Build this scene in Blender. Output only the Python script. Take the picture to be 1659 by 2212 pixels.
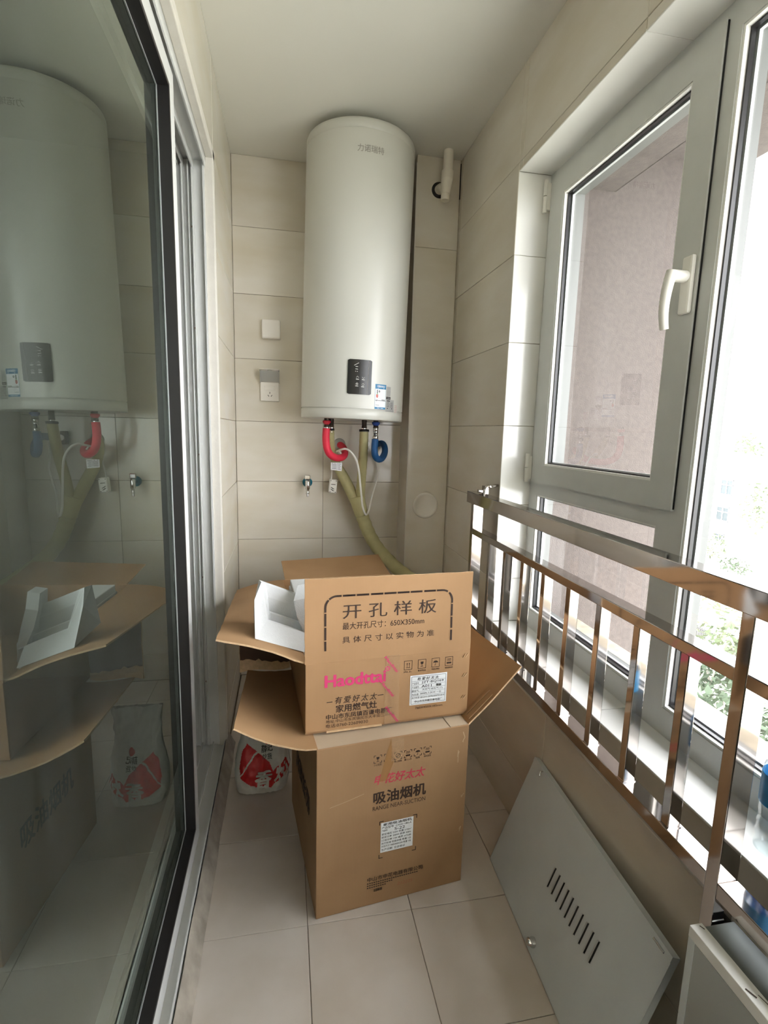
import bpy, bmesh, math, random
from mathutils import Vector, Matrix, noise
random.seed(7)
for o in list(bpy.data.objects): bpy.data.objects.remove(o)
SC = bpy.context.scene
COL = SC.collection

# ------------------------------------------------------------------ camera, sky, exposure
cam_d = bpy.data.cameras.new('camera'); cam = bpy.data.objects.new('camera', cam_d); COL.objects.link(cam)
cam_d.sensor_fit = 'HORIZONTAL'; cam_d.sensor_width = 36.0; cam_d.lens = 36.0*1102.267/1659.0
cam_d.clip_start = 0.02; cam_d.clip_end = 2000
_r = Vector((0.98196176, -0.18735824, 0.02545577)); _d = Vector((-0.00455809, -0.15804715, -0.98742105)); _f = Vector((0.18902469, 0.96949368, -0.15605025))
cam.matrix_world = Matrix(((_r.x, -_d.x, -_f.x, 0), (_r.y, -_d.y, -_f.y, 0), (_r.z, -_d.z, -_f.z, 1.28), (0, 0, 0, 1)))
SC.camera = cam

W = bpy.data.worlds.new('sky'); SC.world = W; W.use_nodes = True
_n = W.node_tree.nodes; _l = W.node_tree.links; _n.clear()
_o = _n.new('ShaderNodeOutputWorld'); _b = _n.new('ShaderNodeBackground'); _l.new(_b.outputs[0], _o.inputs[0])
_b.inputs[0].default_value = (0.97, 0.97, 1.0, 1); _b.inputs[1].default_value = 9.0

SC.view_settings.view_transform = 'Standard'; SC.view_settings.look = 'None'
SC.view_settings.gamma = 1.0; SC.view_settings.use_curve_mapping = False
SC.view_settings.exposure = 0.68
SC.cycles.use_denoising = True
SC.cycles.max_bounces = 14; SC.cycles.diffuse_bounces = 8; SC.cycles.glossy_bounces = 6
SC.cycles.transparent_max_bounces = 24; SC.cycles.sample_clamp_indirect = 12.0
SC.cycles.caustics_reflective = False; SC.cycles.caustics_refractive = False

# ------------------------------------------------------------------ materials
def srgb(r, g, b):
    f = lambda c: (c/255/12.92) if c/255 <= 0.04045 else ((c/255+0.055)/1.055)**2.4
    return (f(r), f(g), f(b), 1)
def mat(name, col, rough=0.5, metal=0.0, var=0.0, vscale=6.0, bump=0.0, bscale=60.0, rnd=0.0, spec=0.5, stretch=None, col2=None, coat=0.0, detail=4.0):
    m = bpy.data.materials.new(name); m.use_nodes = True
    nt = m.node_tree; N, L = nt.nodes, nt.links
    p = N['Principled BSDF']
    p.inputs['Roughness'].default_value = rough; p.inputs['Metallic'].default_value = metal
    p.inputs['Specular IOR Level'].default_value = spec
    p.inputs['Coat Weight'].default_value = coat
    p.inputs['Base Color'].default_value = col
    tc = N.new('ShaderNodeTexCoord'); mp = N.new('ShaderNodeMapping'); L.new(tc.outputs['Object'], mp.inputs[0])
    if stretch: mp.inputs['Scale'].default_value = stretch
    vec = mp.outputs[0]
    if rnd > 0 or var > 0:
        oi = N.new('ShaderNodeObjectInfo')
        if rnd > 0:
            ad = N.new('ShaderNodeVectorMath'); ad.operation = 'MULTIPLY_ADD'
            cb = N.new('ShaderNodeCombineXYZ')
            for i in range(3): L.new(oi.outputs['Random'], cb.inputs[i])
            L.new(cb.outputs[0], ad.inputs[0]); ad.inputs[1].default_value = (17, 29, 11); L.new(vec, ad.inputs[2]); vec = ad.outputs[0]
        nz = N.new('ShaderNodeTexNoise'); nz.inputs['Scale'].default_value = vscale; nz.inputs['Detail'].default_value = detail
        L.new(vec, nz.inputs['Vector'])
        mx = N.new('ShaderNodeMix'); mx.data_type = 'RGBA'
        mx.inputs[6].default_value = col
        c2 = col2 or (col[0]*(1-var), col[1]*(1-var), col[2]*(1-var), 1)
        mx.inputs[7].default_value = c2
        rp = N.new('ShaderNodeValToRGB'); rp.color_ramp.elements[0].position = 0.35; rp.color_ramp.elements[1].position = 0.7
        L.new(nz.outputs[0], rp.inputs[0]); L.new(rp.outputs[0], mx.inputs[0])
        out = mx.outputs[2]
        if rnd > 0:
            hs = N.new('ShaderNodeHueSaturation'); mr = N.new('ShaderNodeMapRange')
            L.new(oi.outputs['Random'], mr.inputs[0]); mr.inputs[3].default_value = 1-rnd; mr.inputs[4].default_value = 1+rnd*0.4
            L.new(mr.outputs[0], hs.inputs['Value']); L.new(out, hs.inputs['Color']); out = hs.outputs[0]
        L.new(out, p.inputs['Base Color'])
    if bump > 0:
        n2 = N.new('ShaderNodeTexNoise'); n2.inputs['Scale'].default_value = bscale; n2.inputs['Detail'].default_value = 5
        L.new(vec, n2.inputs['Vector'])
        bp = N.new('ShaderNodeBump'); bp.inputs['Strength'].default_value = bump; bp.inputs['Distance'].default_value = 0.002
        L.new(n2.outputs[0], bp.inputs['Height']); L.new(bp.outputs[0], p.inputs['Normal'])
    return m
def glass_mat(name, tint, ior, dust=0.0, dustcol=(0.6, 0.62, 0.6, 1)):
    m = bpy.data.materials.new(name); m.use_nodes = True
    nt = m.node_tree; N, L = nt.nodes, nt.links; N.clear()
    out = N.new('ShaderNodeOutputMaterial'); tr = N.new('ShaderNodeBsdfTransparent'); gl = N.new('ShaderNodeBsdfGlossy')
    tr.inputs[0].default_value = tint; gl.inputs[0].default_value = (1, 1, 1, 1) if ior < 1.5 else (0.84, 0.93, 0.86, 1); gl.inputs['Roughness'].default_value = 0.0
    ge = N.new('ShaderNodeNewGeometry'); dt = N.new('ShaderNodeVectorMath'); dt.operation = 'DOT_PRODUCT'
    L.new(ge.outputs['Normal'], dt.inputs[0]); L.new(ge.outputs['Incoming'], dt.inputs[1])
    def mth(op, a, b):
        q = N.new('ShaderNodeMath'); q.operation = op
        for i, v in enumerate((a, b)):
            if v is None: continue
            if isinstance(v, (int, float)): q.inputs[i].default_value = v
            else: L.new(v, q.inputs[i])
        return q.outputs[0]
    f0 = ((ior-1)/(ior+1))**2
    pw = mth('POWER', mth('SUBTRACT', 1.0, mth('ABSOLUTE', dt.outputs['Value'], None)), 5.0)
    r1 = mth('ADD', mth('MULTIPLY', pw, 1-f0), f0)
    rr = mth('DIVIDE', mth('MULTIPLY', r1, 2.0), mth('ADD', r1, 1.0))     # both faces of the sheet
    mx = N.new('ShaderNodeMixShader'); L.new(rr, mx.inputs[0]); L.new(tr.outputs[0], mx.inputs[1]); L.new(gl.outputs[0], mx.inputs[2])
    sh = mx.outputs[0]
    if dust > 0:
        df = N.new('ShaderNodeBsdfDiffuse'); df.inputs[0].default_value = dustcol
        tc = N.new('ShaderNodeTexCoord'); mp = N.new('ShaderNodeMapping'); mp.inputs['Scale'].default_value = (6, 6, 0.8)
        nz = N.new('ShaderNodeTexNoise'); nz.inputs['Scale'].default_value = 3; nz.inputs['Detail'].default_value = 5
        L.new(tc.outputs['Object'], mp.inputs[0]); L.new(mp.outputs[0], nz.inputs['Vector'])
        mr = N.new('ShaderNodeMapRange'); mr.inputs[1].default_value = 0.3; mr.inputs[2].default_value = 0.75; mr.inputs[3].default_value = dust*0.5; mr.inputs[4].default_value = dust*1.4
        L.new(nz.outputs[0], mr.inputs[0])
        m2 = N.new('ShaderNodeMixShader'); L.new(mr.outputs[0], m2.inputs[0]); L.new(sh, m2.inputs[1]); L.new(df.outputs[0], m2.inputs[2]); sh = m2.outputs[0]
    L.new(sh, out.inputs[0])
    return m
def film_mat(name, col, opac):
    m = bpy.data.materials.new(name); m.use_nodes = True
    nt = m.node_tree; N, L = nt.nodes, nt.links; p = N['Principled BSDF']; out = N['Material Output']
    p.inputs['Base Color'].default_value = col; p.inputs['Roughness'].default_value = 0.3; p.inputs['Coat Weight'].default_value = 0.0
    tr = N.new('ShaderNodeBsdfTransparent'); mx = N.new('ShaderNodeMixShader'); mx.inputs[0].default_value = opac
    L.new(tr.outputs[0], mx.inputs[1]); L.new(p.outputs[0], mx.inputs[2]); L.new(mx.outputs[0], out.inputs[0])
    n2 = N.new('ShaderNodeTexNoise'); n2.inputs['Scale'].default_value = 16
    tc = N.new('ShaderNodeTexCoord'); L.new(tc.outputs['Object'], n2.inputs['Vector'])
    bp = N.new('ShaderNodeBump'); bp.inputs['Strength'].default_value = 0.1; bp.inputs['Distance'].default_value = 0.004
    L.new(n2.outputs[0], bp.inputs['Height']); L.new(bp.outputs[0], p.inputs['Normal'])
    return m
def card_mat(name, c1, c2):
    m = mat(name, c1, 0.75, var=0.2, vscale=5, col2=c2, spec=0.25)
    nt = m.node_tree; N, L = nt.nodes, nt.links; p = N['Principled BSDF']
    tc = N.new('ShaderNodeTexCoord'); wv = N.new('ShaderNodeTexWave'); wv.bands_direction = 'X'; wv.inputs['Scale'].default_value = 80; wv.inputs['Distortion'].default_value = 0.6
    L.new(tc.outputs['Object'], wv.inputs['Vector'])
    nz = N.new('ShaderNodeTexNoise'); nz.inputs['Scale'].default_value = 220; L.new(tc.outputs['Object'], nz.inputs['Vector'])
    ad = N.new('ShaderNodeMath'); L.new(wv.outputs[1], ad.inputs[0]); L.new(nz.outputs[0], ad.inputs[1])
    bp = N.new('ShaderNodeBump'); bp.inputs['Strength'].default_value = 0.05; bp.inputs['Distance'].default_value = 0.001
    L.new(ad.outputs[0], bp.inputs['Height']); L.new(bp.outputs[0], p.inputs['Normal'])
    return m
M = {}
M['tile'] = mat('cream_marble_tile', srgb(217, 212, 201), 0.13, var=0.1, vscale=3.0, col2=srgb(206, 198, 180), rnd=0.05, stretch=(0.8, 2.2, 1), detail=6)
M['tilew'] = mat('white_sill_tile', srgb(238, 238, 234), 0.12, var=0.04, rnd=0.02)
M['floor'] = mat('beige_floor_tile', srgb(204, 196, 187), 0.32, var=0.16, vscale=5, col2=srgb(188, 178, 165), rnd=0.04, bump=0.04, bscale=300)
M['grout'] = mat('dark_grout', srgb(120, 110, 96), 0.9, var=0.3, vscale=40)
M['groutl'] = mat('pale_grout', srgb(176, 168, 150), 0.9, var=0.3, vscale=30)
M['ceil'] = mat('white_ceiling_paint', srgb(222, 221, 214), 0.85, var=0.03, vscale=2)
M['stain'] = mat('faint_ceiling_stain', srgb(196, 194, 186), 0.9, var=0.2, vscale=30)
M['plaster'] = mat('white_plaster', srgb(206, 202, 193), 0.85, var=0.06, vscale=25, bump=0.3, bscale=80)
M['mortar'] = mat('dirty_mortar', srgb(170, 162, 150), 0.9, var=0.45, vscale=14, bump=0.6, bscale=60)
M['alu'] = mat('grey_aluminium', srgb(196, 199, 200), 0.42, metal=0.25, var=0.04)
M['aluw'] = mat('white_aluminium', srgb(206, 207, 205), 0.35, var=0.03)
M['alud'] = mat('dark_groove', srgb(60, 61, 62), 0.6, var=0.1)
M['black'] = mat('black_gasket', srgb(26, 24, 25), 0.4, var=0.1)
M['upvc'] = mat('grey_white_window_profile', srgb(206, 208, 204), 0.45, var=0.05, vscale=14, bump=0.05, bscale=200)
M['upvcb'] = mat('catchlight_white', srgb(238, 238, 234), 0.35, var=0.02)  # profile colour lightened to paint the light caught by beads and rim
M['outer'] = mat('grey_outer_profile', srgb(104, 106, 104), 0.5, var=0.05)
M['white'] = mat('white_plastic', srgb(232, 230, 222), 0.35, var=0.03)
M['plate'] = mat('switch_plastic', srgb(226, 222, 214), 0.4, var=0.03)
M['plateg'] = mat('smoked_cover', srgb(168, 168, 162), 0.35, var=0.03)
M['enamel'] = mat('white_enamel', srgb(200, 200, 192), 0.34, var=0.02, vscale=3, coat=0.06)
M['enamel2'] = mat('white_enamel_cap', srgb(199, 199, 191), 0.3, var=0.02)
M['gloss'] = mat('black_gloss', srgb(14, 14, 16), 0.25, var=0.1)
M['ink'] = mat('dark_brown_ink', srgb(52, 34, 24), 0.7, var=0.15, vscale=80)
M['inkgrey'] = mat('grey_ink', srgb(150, 146, 138), 0.6, var=0.1)
M['pink'] = mat('pink_ink', srgb(214, 62, 118), 0.6, var=0.08, vscale=60)
M['pinkd'] = mat('red_pink_ink', srgb(198, 66, 84), 0.65, var=0.12, vscale=60)
M['paper'] = mat('white_label', srgb(232, 236, 238), 0.5, var=0.03)
M['labelblue'] = mat('label_blue', srgb(40, 122, 170), 0.45, var=0.03)
M['labelsil'] = mat('silver_label', srgb(170, 170, 168), 0.35, metal=0.2, var=0.1, vscale=90)
M['labelred'] = mat('label_red', srgb(200, 70, 60), 0.5, var=0.03)
M['inkblack'] = mat('black_ink', srgb(40, 40, 42), 0.6, var=0.1)
M['card'] = card_mat('cardboard', srgb(174, 138, 101), srgb(163, 128, 92))
M['card2'] = card_mat('cardboard_dark', srgb(164, 132, 98), srgb(152, 120, 88))
M['cardin'] = card_mat('cardboard_inside', srgb(168, 134, 98), srgb(157, 123, 88))
M['cardtorn'] = mat('torn_cardboard', srgb(214, 182, 142), 0.9, var=0.2, vscale=90, bump=0.5, bscale=200)
M['cardtop'] = mat('pale_cardboard', srgb(186, 168, 144), 0.7, var=0.1, vscale=8)
M['tape'] = film_mat('clear_tape', srgb(206, 176, 140), 0.22)
M['tapeb'] = film_mat('brown_tape', srgb(176, 132, 84), 0.6)
M['foam'] = mat('white_foam', srgb(222, 225, 227), 0.8, var=0.03, vscale=120, bump=0.25, bscale=350)
M['steel'] = mat('polished_steel', srgb(184, 177, 172), 0.07, metal=1.0, var=0.06, vscale=10, bump=0.02, bscale=14)
M['chrome'] = mat('chrome', srgb(210, 210, 210), 0.08, metal=1.0, var=0.02)
M['dull'] = mat('dull_dark_metal', srgb(70, 60, 52), 0.4, metal=0.6, var=0.2)
M['sheet'] = mat('grey_painted_sheet', srgb(204, 211, 213), 0.38, var=0.06, vscale=9, bump=0.08, bscale=500)
M['sheetd'] = mat('dark_slot', srgb(44, 45, 45), 0.7, var=0.1)
M['sheetg'] = mat('glossy_grey_sheet', srgb(176, 182, 180), 0.2, metal=0.5, var=0.06, vscale=5)
M['red'] = mat('red_pipe_foam', srgb(222, 44, 70), 0.6, var=0.1, vscale=20)
M['redcap'] = mat('red_cap', srgb(196, 40, 60), 0.45, var=0.1)
M['blue'] = mat('blue_pipe_foam', srgb(20, 84, 140), 0.6, var=0.12, vscale=20)
M['bluecap'] = mat('blue_cap', srgb(40, 70, 150), 0.45, var=0.1)
M['teal'] = mat('teal_ring', srgb(16, 110, 130), 0.4, var=0.1)
M['wrap'] = mat('olive_pipe_wrap', srgb(180, 174, 128), 0.7, var=0.16, vscale=18, bump=0.2, bscale=120)
M['wrap2'] = mat('olive_pipe_wrap_light', srgb(190, 184, 136), 0.7, var=0.12, vscale=18)
M['pvc'] = mat('white_pvc', srgb(236, 230, 218), 0.4, var=0.05)
M['bag'] = mat('crumpled_white_bag', srgb(206, 206, 202), 0.4, var=0.1, vscale=12, bump=0.5, bscale=40)
M['bagred'] = mat('bag_red_print', srgb(190, 22, 30), 0.4, var=0.1, vscale=12, bump=0.5, bscale=40)
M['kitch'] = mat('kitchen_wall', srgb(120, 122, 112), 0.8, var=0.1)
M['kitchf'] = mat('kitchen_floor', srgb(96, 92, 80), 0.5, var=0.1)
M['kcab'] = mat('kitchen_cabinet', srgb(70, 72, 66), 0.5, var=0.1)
M['stucco'] = mat('pink_stucco', srgb(90, 82, 78), 0.95, var=0.14, vscale=60, bump=1.0, bscale=220, col2=srgb(78, 71, 68))
M['ledge'] = mat('outer_ledge', srgb(206, 200, 190), 0.8, var=0.1, vscale=8)
M['ground'] = mat('far_ground', srgb(186, 184, 176), 0.9, var=0.3, vscale=0.12, col2=srgb(160, 162, 146))
M['fwall'] = mat('far_white_render', srgb(232, 236, 240), 0.9, var=0.05)
M['fwin'] = mat('far_window', srgb(58, 66, 70), 0.3, var=0.1)
M['froof'] = mat('far_roof', srgb(200, 196, 190), 0.9, var=0.1)
M['leaf'] = mat('far_leaf', srgb(126, 138, 110), 0.8, var=0.4, vscale=0.8, rnd=0.2)  # leaf colour paled to paint in the washed-out glare outdoors
M['leafd'] = mat('far_dark_leaf', srgb(94, 108, 88), 0.8, var=0.4, vscale=0.8, rnd=0.2)
M['bark'] = mat('far_bark', srgb(158, 152, 142), 0.9, var=0.2)
M['fence'] = mat('far_fence', srgb(70, 70, 70), 0.7, var=0.2)
M['water'] = glass_mat('bottle_clear', (0.93, 0.96, 0.97, 1), 1.33)
M['bottlab'] = mat('bottle_blue_label', srgb(40, 140, 200), 0.35, var=0.2, vscale=30)
M['pane'] = glass_mat('window_glass', (0.97, 0.985, 0.98, 1), 1.45, 0.02)
M['doorglass'] = glass_mat('tinted_door_glass', (0.46, 0.52, 0.47, 1), 1.56, 0.04, srgb(150, 156, 146))

# ------------------------------------------------------------------ object helpers
WM = {}
def mworld(o): return WM.get(o.name, Matrix.Identity(4))
def empty(name, loc=(0, 0, 0), rot=(0, 0, 0)):
    o = bpy.data.objects.new(name, None); o.empty_display_size = 0.05; COL.objects.link(o)
    o.location = loc; o.rotation_euler = rot
    WM[o.name] = Matrix.Translation(Vector(loc)) @ Matrix.Rotation(rot[2], 4, 'Z') @ Matrix.Rotation(rot[1], 4, 'Y') @ Matrix.Rotation(rot[0], 4, 'X')
    return o
def thing(name, label, cat, loc=(0, 0, 0), rot=(0, 0, 0), group=None):
    o = empty(name, loc, rot); return tag(o, label, cat, group)
def tag(o, label, cat, group=None):
    o['label'] = label; o['category'] = cat
    if group: o['group'] = group
    return o
def struct(name, loc=(0, 0, 0)):
    o = empty(name, loc); o['kind'] = 'structure'; return o
def link_mesh(name, me, parent=None, mats=()):
    for m in mats: me.materials.append(m)
    o = bpy.data.objects.new(name, me); COL.objects.link(o)
    if parent is not None:
        o.parent = parent; WM[o.name] = mworld(parent)
    return o

class MB:
    def __init__(s): s.v = []; s.f = []; s.mi = []; s.sm = []
    def add(s, vs, fs, mi=0, smooth=False):
        b = len(s.v); s.v += [tuple(v) for v in vs]
        for f in fs: s.f.append(tuple(i+b for i in f)); s.mi.append(mi); s.sm.append(smooth)
    def box(s, a, b, mi=0, ch=0.0, mx=None):
        x0, y0, z0 = [min(p, q) for p, q in zip(a, b)]; x1, y1, z1 = [max(p, q) for p, q in zip(a, b)]
        ch = min(ch, (x1-x0)*0.45, (y1-y0)*0.45, (z1-z0)*0.45)
        if ch <= 0:
            vs = [(x0,y0,z0),(x1,y0,z0),(x1,y1,z0),(x0,y1,z0),(x0,y0,z1),(x1,y0,z1),(x1,y1,z1),(x0,y1,z1)]
            fs = [(0,3,2,1),(4,5,6,7),(0,1,5,4),(1,2,6,5),(2,3,7,6),(3,0,4,7)]
        else:
            bm = bmesh.new(); bmesh.ops.create_cube(bm, size=1)
            for v in bm.verts: v.co = Vector((x0+(v.co.x+.5)*(x1-x0), y0+(v.co.y+.5)*(y1-y0), z0+(v.co.z+.5)*(z1-z0)))
            bmesh.ops.bevel(bm, geom=bm.edges[:], offset=ch, segments=2, affect='EDGES', profile=0.5)
            bm.verts.index_update(); vs = [v.co.copy() for v in bm.verts]; fs = [[v.index for v in f.verts] for f in bm.faces]; bm.free()
        if mx is not None: vs = [mx @ Vector(v) for v in vs]
        s.add(vs, fs, mi); return s
    def quad(s, a, b, c, d, mi=0): s.add([a, b, c, d], [(0, 1, 2, 3)], mi); return s
    def tube(s, pts, r, n=12, mi=0, cap=True, sub=6, mx=None):
        pts = [Vector(p) for p in pts]
        if sub > 1 and len(pts) > 2:
            q = []
            for i in range(len(pts)-1):
                p0 = pts[max(i-1, 0)]; p1 = pts[i]; p2 = pts[i+1]; p3 = pts[min(i+2, len(pts)-1)]
                for k in range(sub):
                    t = k/sub
                    q.append(0.5*((2*p1)+(-p0+p2)*t+(2*p0-5*p1+4*p2-p3)*t*t+(-p0+3*p1-3*p2+p3)*t**3))
            q.append(pts[-1]); pts = q
        rr = r if callable(r) else (lambda t: r)
        t0 = (pts[1]-pts[0]).normalized(); up = Vector((0, 0, 1)) if abs(t0.z) < 0.9 else Vector((0, 1, 0))
        nx = t0.cross(up).normalized(); vs = []; m = len(pts)
        for i, p in enumerate(pts):
            t = (pts[min(i+1, m-1)]-pts[max(i-1, 0)]).normalized()
            nx = (nx-t*nx.dot(t)).normalized(); ny = t.cross(nx)
            R = rr(i/(m-1))
            for k in range(n):
                a = 2*math.pi*k/n; vs.append(p+nx*math.cos(a)*R+ny*math.sin(a)*R)
        if mx is not None: vs = [mx @ v for v in vs]
        s.add(vs, [(i*n+k, i*n+(k+1) % n, (i+1)*n+(k+1) % n, (i+1)*n+k) for i in range(m-1) for k in range(n)], mi, True)
        if cap:
            s.add(vs[:n], [tuple(reversed(range(n)))], mi); s.add(vs[-n:], [tuple(range(n))], mi)
        return s
    def lathe(s, prof, n=32, mi=0, mx=None, smooth=True, cap=True):
        vs = [Vector((r*math.cos(2*math.pi*k/n), r*math.sin(2*math.pi*k/n), z)) for r, z in prof for k in range(n)]
        if mx is not None: vs = [mx @ v for v in vs]
        m = len(prof)
        s.add(vs, [(i*n+k, i*n+(k+1) % n, (i+1)*n+(k+1) % n, (i+1)*n+k) for i in range(m-1) for k in range(n)], mi, smooth)
        if cap:
            s.add(vs[:n], [tuple(reversed(range(n)))], mi); s.add(vs[-n:], [tuple(range(n))], mi)
        return s
    def prism(s, poly, d, frame, mi=0):   # poly in (u,v), extruded d along normal of frame
        n = len(poly); vs = [frame(u, v, 0) for u, v in poly]+[frame(u, v, d) for u, v in poly]
        s.add(vs, [tuple(range(n)), tuple(reversed(range(n, 2*n)))]+[(i, n+i, n+(i+1) % n, (i+1) % n) for i in range(n)], mi); return s
    def build(s, name, mats, parent=None, world=True):
        if not isinstance(mats, (list, tuple)): mats = [mats]
        vs = s.v
        if parent is not None and world:
            inv = mworld(parent).inverted(); vs = [inv @ Vector(v) for v in vs]
        me = bpy.data.meshes.new(name); me.from_pydata([tuple(v) for v in vs], [], s.f); me.update()
        for i, p in enumerate(me.polygons): p.material_index = s.mi[i]; p.use_smooth = s.sm[i]
        bm = bmesh.new(); bm.from_mesh(me); bmesh.ops.recalc_face_normals(bm, faces=bm.faces[:]); bm.to_mesh(me); bm.free()
        return link_mesh(name, me, parent, mats)
class PB(MB):   # print collector: every word or mark becomes an object of its own
    def __init__(s): super().__init__(); s.cuts = []
    def cut(s): s.cuts.append((len(s.v), len(s.f)))
    def build(s, name, mats, parent=None, world=True):
        c = [(0, 0)]+s.cuts+[(len(s.v), len(s.f))]
        for (a, fa), (b, fb) in zip(c[:-1], c[1:]):
            if fb == fa: continue
            q = MB(); q.v = s.v[a:b]; q.f = [tuple(i-a for i in f) for f in s.f[fa:fb]]; q.mi = s.mi[fa:fb]; q.sm = s.sm[fa:fb]
            q.build(name, mats, parent, world)
def bx(name, m, parent, a, b, ch=0.0, world=True): return MB().box(a, b, 0, ch).build(name, m, parent, world)

# text -> flat mesh verts/faces, fitted into rect (u0,v0,u1,v1)
_tc = {}
def text_geo(s, bold=0.0, shear=0.0, space=1.0):
    k = (s, bold, shear, space)
    if k not in _tc:
        c = bpy.data.curves.new('t', 'FONT'); c.body = s; c.offset = bold; c.shear = shear; c.space_character = space
        c.resolution_u = 3; c.fill_mode = 'FRONT'
        o = bpy.data.objects.new('t', c); COL.objects.link(o)
        dg = bpy.context.evaluated_depsgraph_get(); me = bpy.data.meshes.new_from_object(o.evaluated_get(dg))
        vs = [(v.co.x, v.co.y) for v in me.vertices]; fs = [tuple(p.vertices) for p in me.polygons]
        bpy.data.objects.remove(o); bpy.data.curves.remove(c); bpy.data.meshes.remove(me)
        if not vs: vs, fs = [(0, 0), (1, 0), (1, 1)], [(0, 1, 2)]
        _tc[k] = (vs, fs)
    return _tc[k]
def put_text(mb, s, rect, frame, mi=0, bold=0.0, shear=0.0, space=1.0, eps=0.0006, rot=0.0, keep=False):
    if isinstance(mb, PB): mb.cut()
    vs, fs = text_geo(s, 0.0, shear, space)
    x0 = min(v[0] for v in vs); x1 = max(v[0] for v in vs); y0 = min(v[1] for v in vs); y1 = max(v[1] for v in vs)
    u0, v0, u1, v1 = rect; cu, cv = (u0+u1)/2, (v0+v1)/2; c_, s_ = math.cos(rot), math.sin(rot)
    sx = (u1-u0)/(x1-x0); sy = (v1-v0)/(y1-y0)
    if keep: sx = sy = min(sx, sy)
    offs = [(0, 0)] if bold < 0.008 else [(0, 0), (bold, 0), (-bold, 0), (0, bold*.8), (0, -bold*.8)]
    if bold >= 0.025: offs += [(bold*.7, bold*.6), (-bold*.7, bold*.6), (bold*.7, -bold*.6), (-bold*.7, -bold*.6)]
    for j, (ox, oy) in enumerate(offs):      # heavier weight: slightly shifted layers of the same print
        out = []
        for x, y in vs:
            a = (x+ox-(x0+x1)/2)*sx; b = (y+oy-(y0+y1)/2)*sy
            out.append(frame(cu+a*c_-b*s_, cv+a*s_+b*c_, eps+0.00002*j))
        mb.add(out, fs, mi)
def rect(mb, u0, v0, u1, v1, frame, mi=0, eps=0.0004, nu=1):
    vs = []; fs = []
    for i in range(nu+1):
        u = u0+(u1-u0)*i/nu; vs += [frame(u, v0, eps), frame(u, v1, eps)]
    for i in range(nu): fs.append((2*i, 2*i+2, 2*i+3, 2*i+1))
    mb.add(vs, fs, mi)
def stroke(mb, pts, w, frame, mi=0, eps=0.0005):
    for (a, b), (c, d) in zip(pts[:-1], pts[1:]):
        L = math.hypot(c-a, d-b) or 1e-9; nx, ny = -(d-b)/L*w/2, (c-a)/L*w/2; ex, ey = (c-a)/L*w*0.3, (d-b)/L*w*0.3
        mb.add([frame(a+nx-ex, b+ny-ey, eps), frame(a-nx-ex, b-ny-ey, eps), frame(c-nx+ex, d-ny+ey, eps), frame(c+nx+ex, d+ny+ey, eps)], [(0, 1, 2, 3)], mi)
def ring(mb, cu, cv, r, w, frame, mi=0, eps=0.0005, a0=0, a1=360, n=20):
    stroke(mb, [(cu+r*math.cos(math.radians(a0+(a1-a0)*i/n)), cv+r*math.sin(math.radians(a0+(a1-a0)*i/n))) for i in range(n+1)], w, frame, mi, eps)
def disc(mb, cu, cv, r, frame, mi=0, eps=0.0005, n=20):
    mb.add([frame(cu+r*math.cos(2*math.pi*i/n), cv+r*math.sin(2*math.pi*i/n), eps) for i in range(n)], [tuple(range(n))], mi)
def plane_frame(o, u, v, n):
    o, u, v, n = Vector(o), Vector(u).normalized(), Vector(v).normalized(), Vector(n).normalized()
    return lambda a, b, e=0.0: o+u*a+v*b+n*e

def mring(mb, xa, xb, y0, y1, z0, z1, wl, wr, wb, wt, mi=0):   # mitred frame: four members meeting at 45 degrees
    o = [(y0, z0), (y1, z0), (y1, z1), (y0, z1)]; i_ = [(y0+wl, z0+wb), (y1-wr, z0+wb), (y1-wr, z1-wt), (y0+wl, z1-wt)]
    vs = [(xa, y, z) for y, z in o+i_]+[(xb, y, z) for y, z in o+i_]
    fs = []
    for k_ in range(4):
        n_ = (k_+1) % 4
        fs += [(k_, n_, 4+n_, 4+k_), (8+k_, 12+k_, 12+n_, 8+n_), (k_, 8+k_, 8+n_, n_), (4+k_, 4+n_, 12+n_, 12+k_)]
    mb.add(vs, fs, mi)
# tiles: every tile an object of its own, sharing mesh data between tiles of a size
_tm = {}
def tile_mesh(w, h, m, t=0.006):
    k = (round(w, 3), round(h, 3), m.name)
    if k not in _tm:
        c = 0.0012
        vs = [(0,0,-t),(w,0,-t),(w,h,-t),(0,h,-t),(0,0,-c),(w,0,-c),(w,h,-c),(0,h,-c),(c,c,0),(w-c,c,0),(w-c,h-c,0),(c,h-c,0)]
        fs = [(0,3,2,1),(0,1,5,4),(1,2,6,5),(2,3,7,6),(3,0,4,7),(4,5,9,8),(5,6,10,9),(6,7,11,10),(7,4,8,11),(8,9,10,11)]
        me = bpy.data.meshes.new('tile'); me.from_pydata(vs, [], fs); me.update(); me.materials.append(m); _tm[k] = me
    return _tm[k]
def tiles(parent, o, u, v, n, us, vs, m, gap=0.0014, name='tile', jit=0.0):
    o, u, v, n = Vector(o), Vector(u), Vector(v), Vector(n)
    if u.cross(v).dot(n) < 0: raise ValueError('tile frame '+parent.name)
    for a, b in zip(us[:-1], us[1:]):
        for c, d in zip(vs[:-1], vs[1:]):
            ob = bpy.data.objects.new(name, tile_mesh(b-a-gap, d-c-gap, m)); COL.objects.link(ob); ob.parent = parent
            p = o+u*(a+gap/2)+v*(c+gap/2)+n*random.uniform(-jit, jit)-mworld(parent).translation
            ob.matrix_local = Matrix(((u.x, v.x, n.x, p.x), (u.y, v.y, n.y, p.y), (u.z, v.z, n.z, p.z), (0, 0, 0, 1)))

X, Y, Z = Vector((1, 0, 0)), Vector((0, 1, 0)), Vector((0, 0, 1))
CEIL = 2.494
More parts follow.
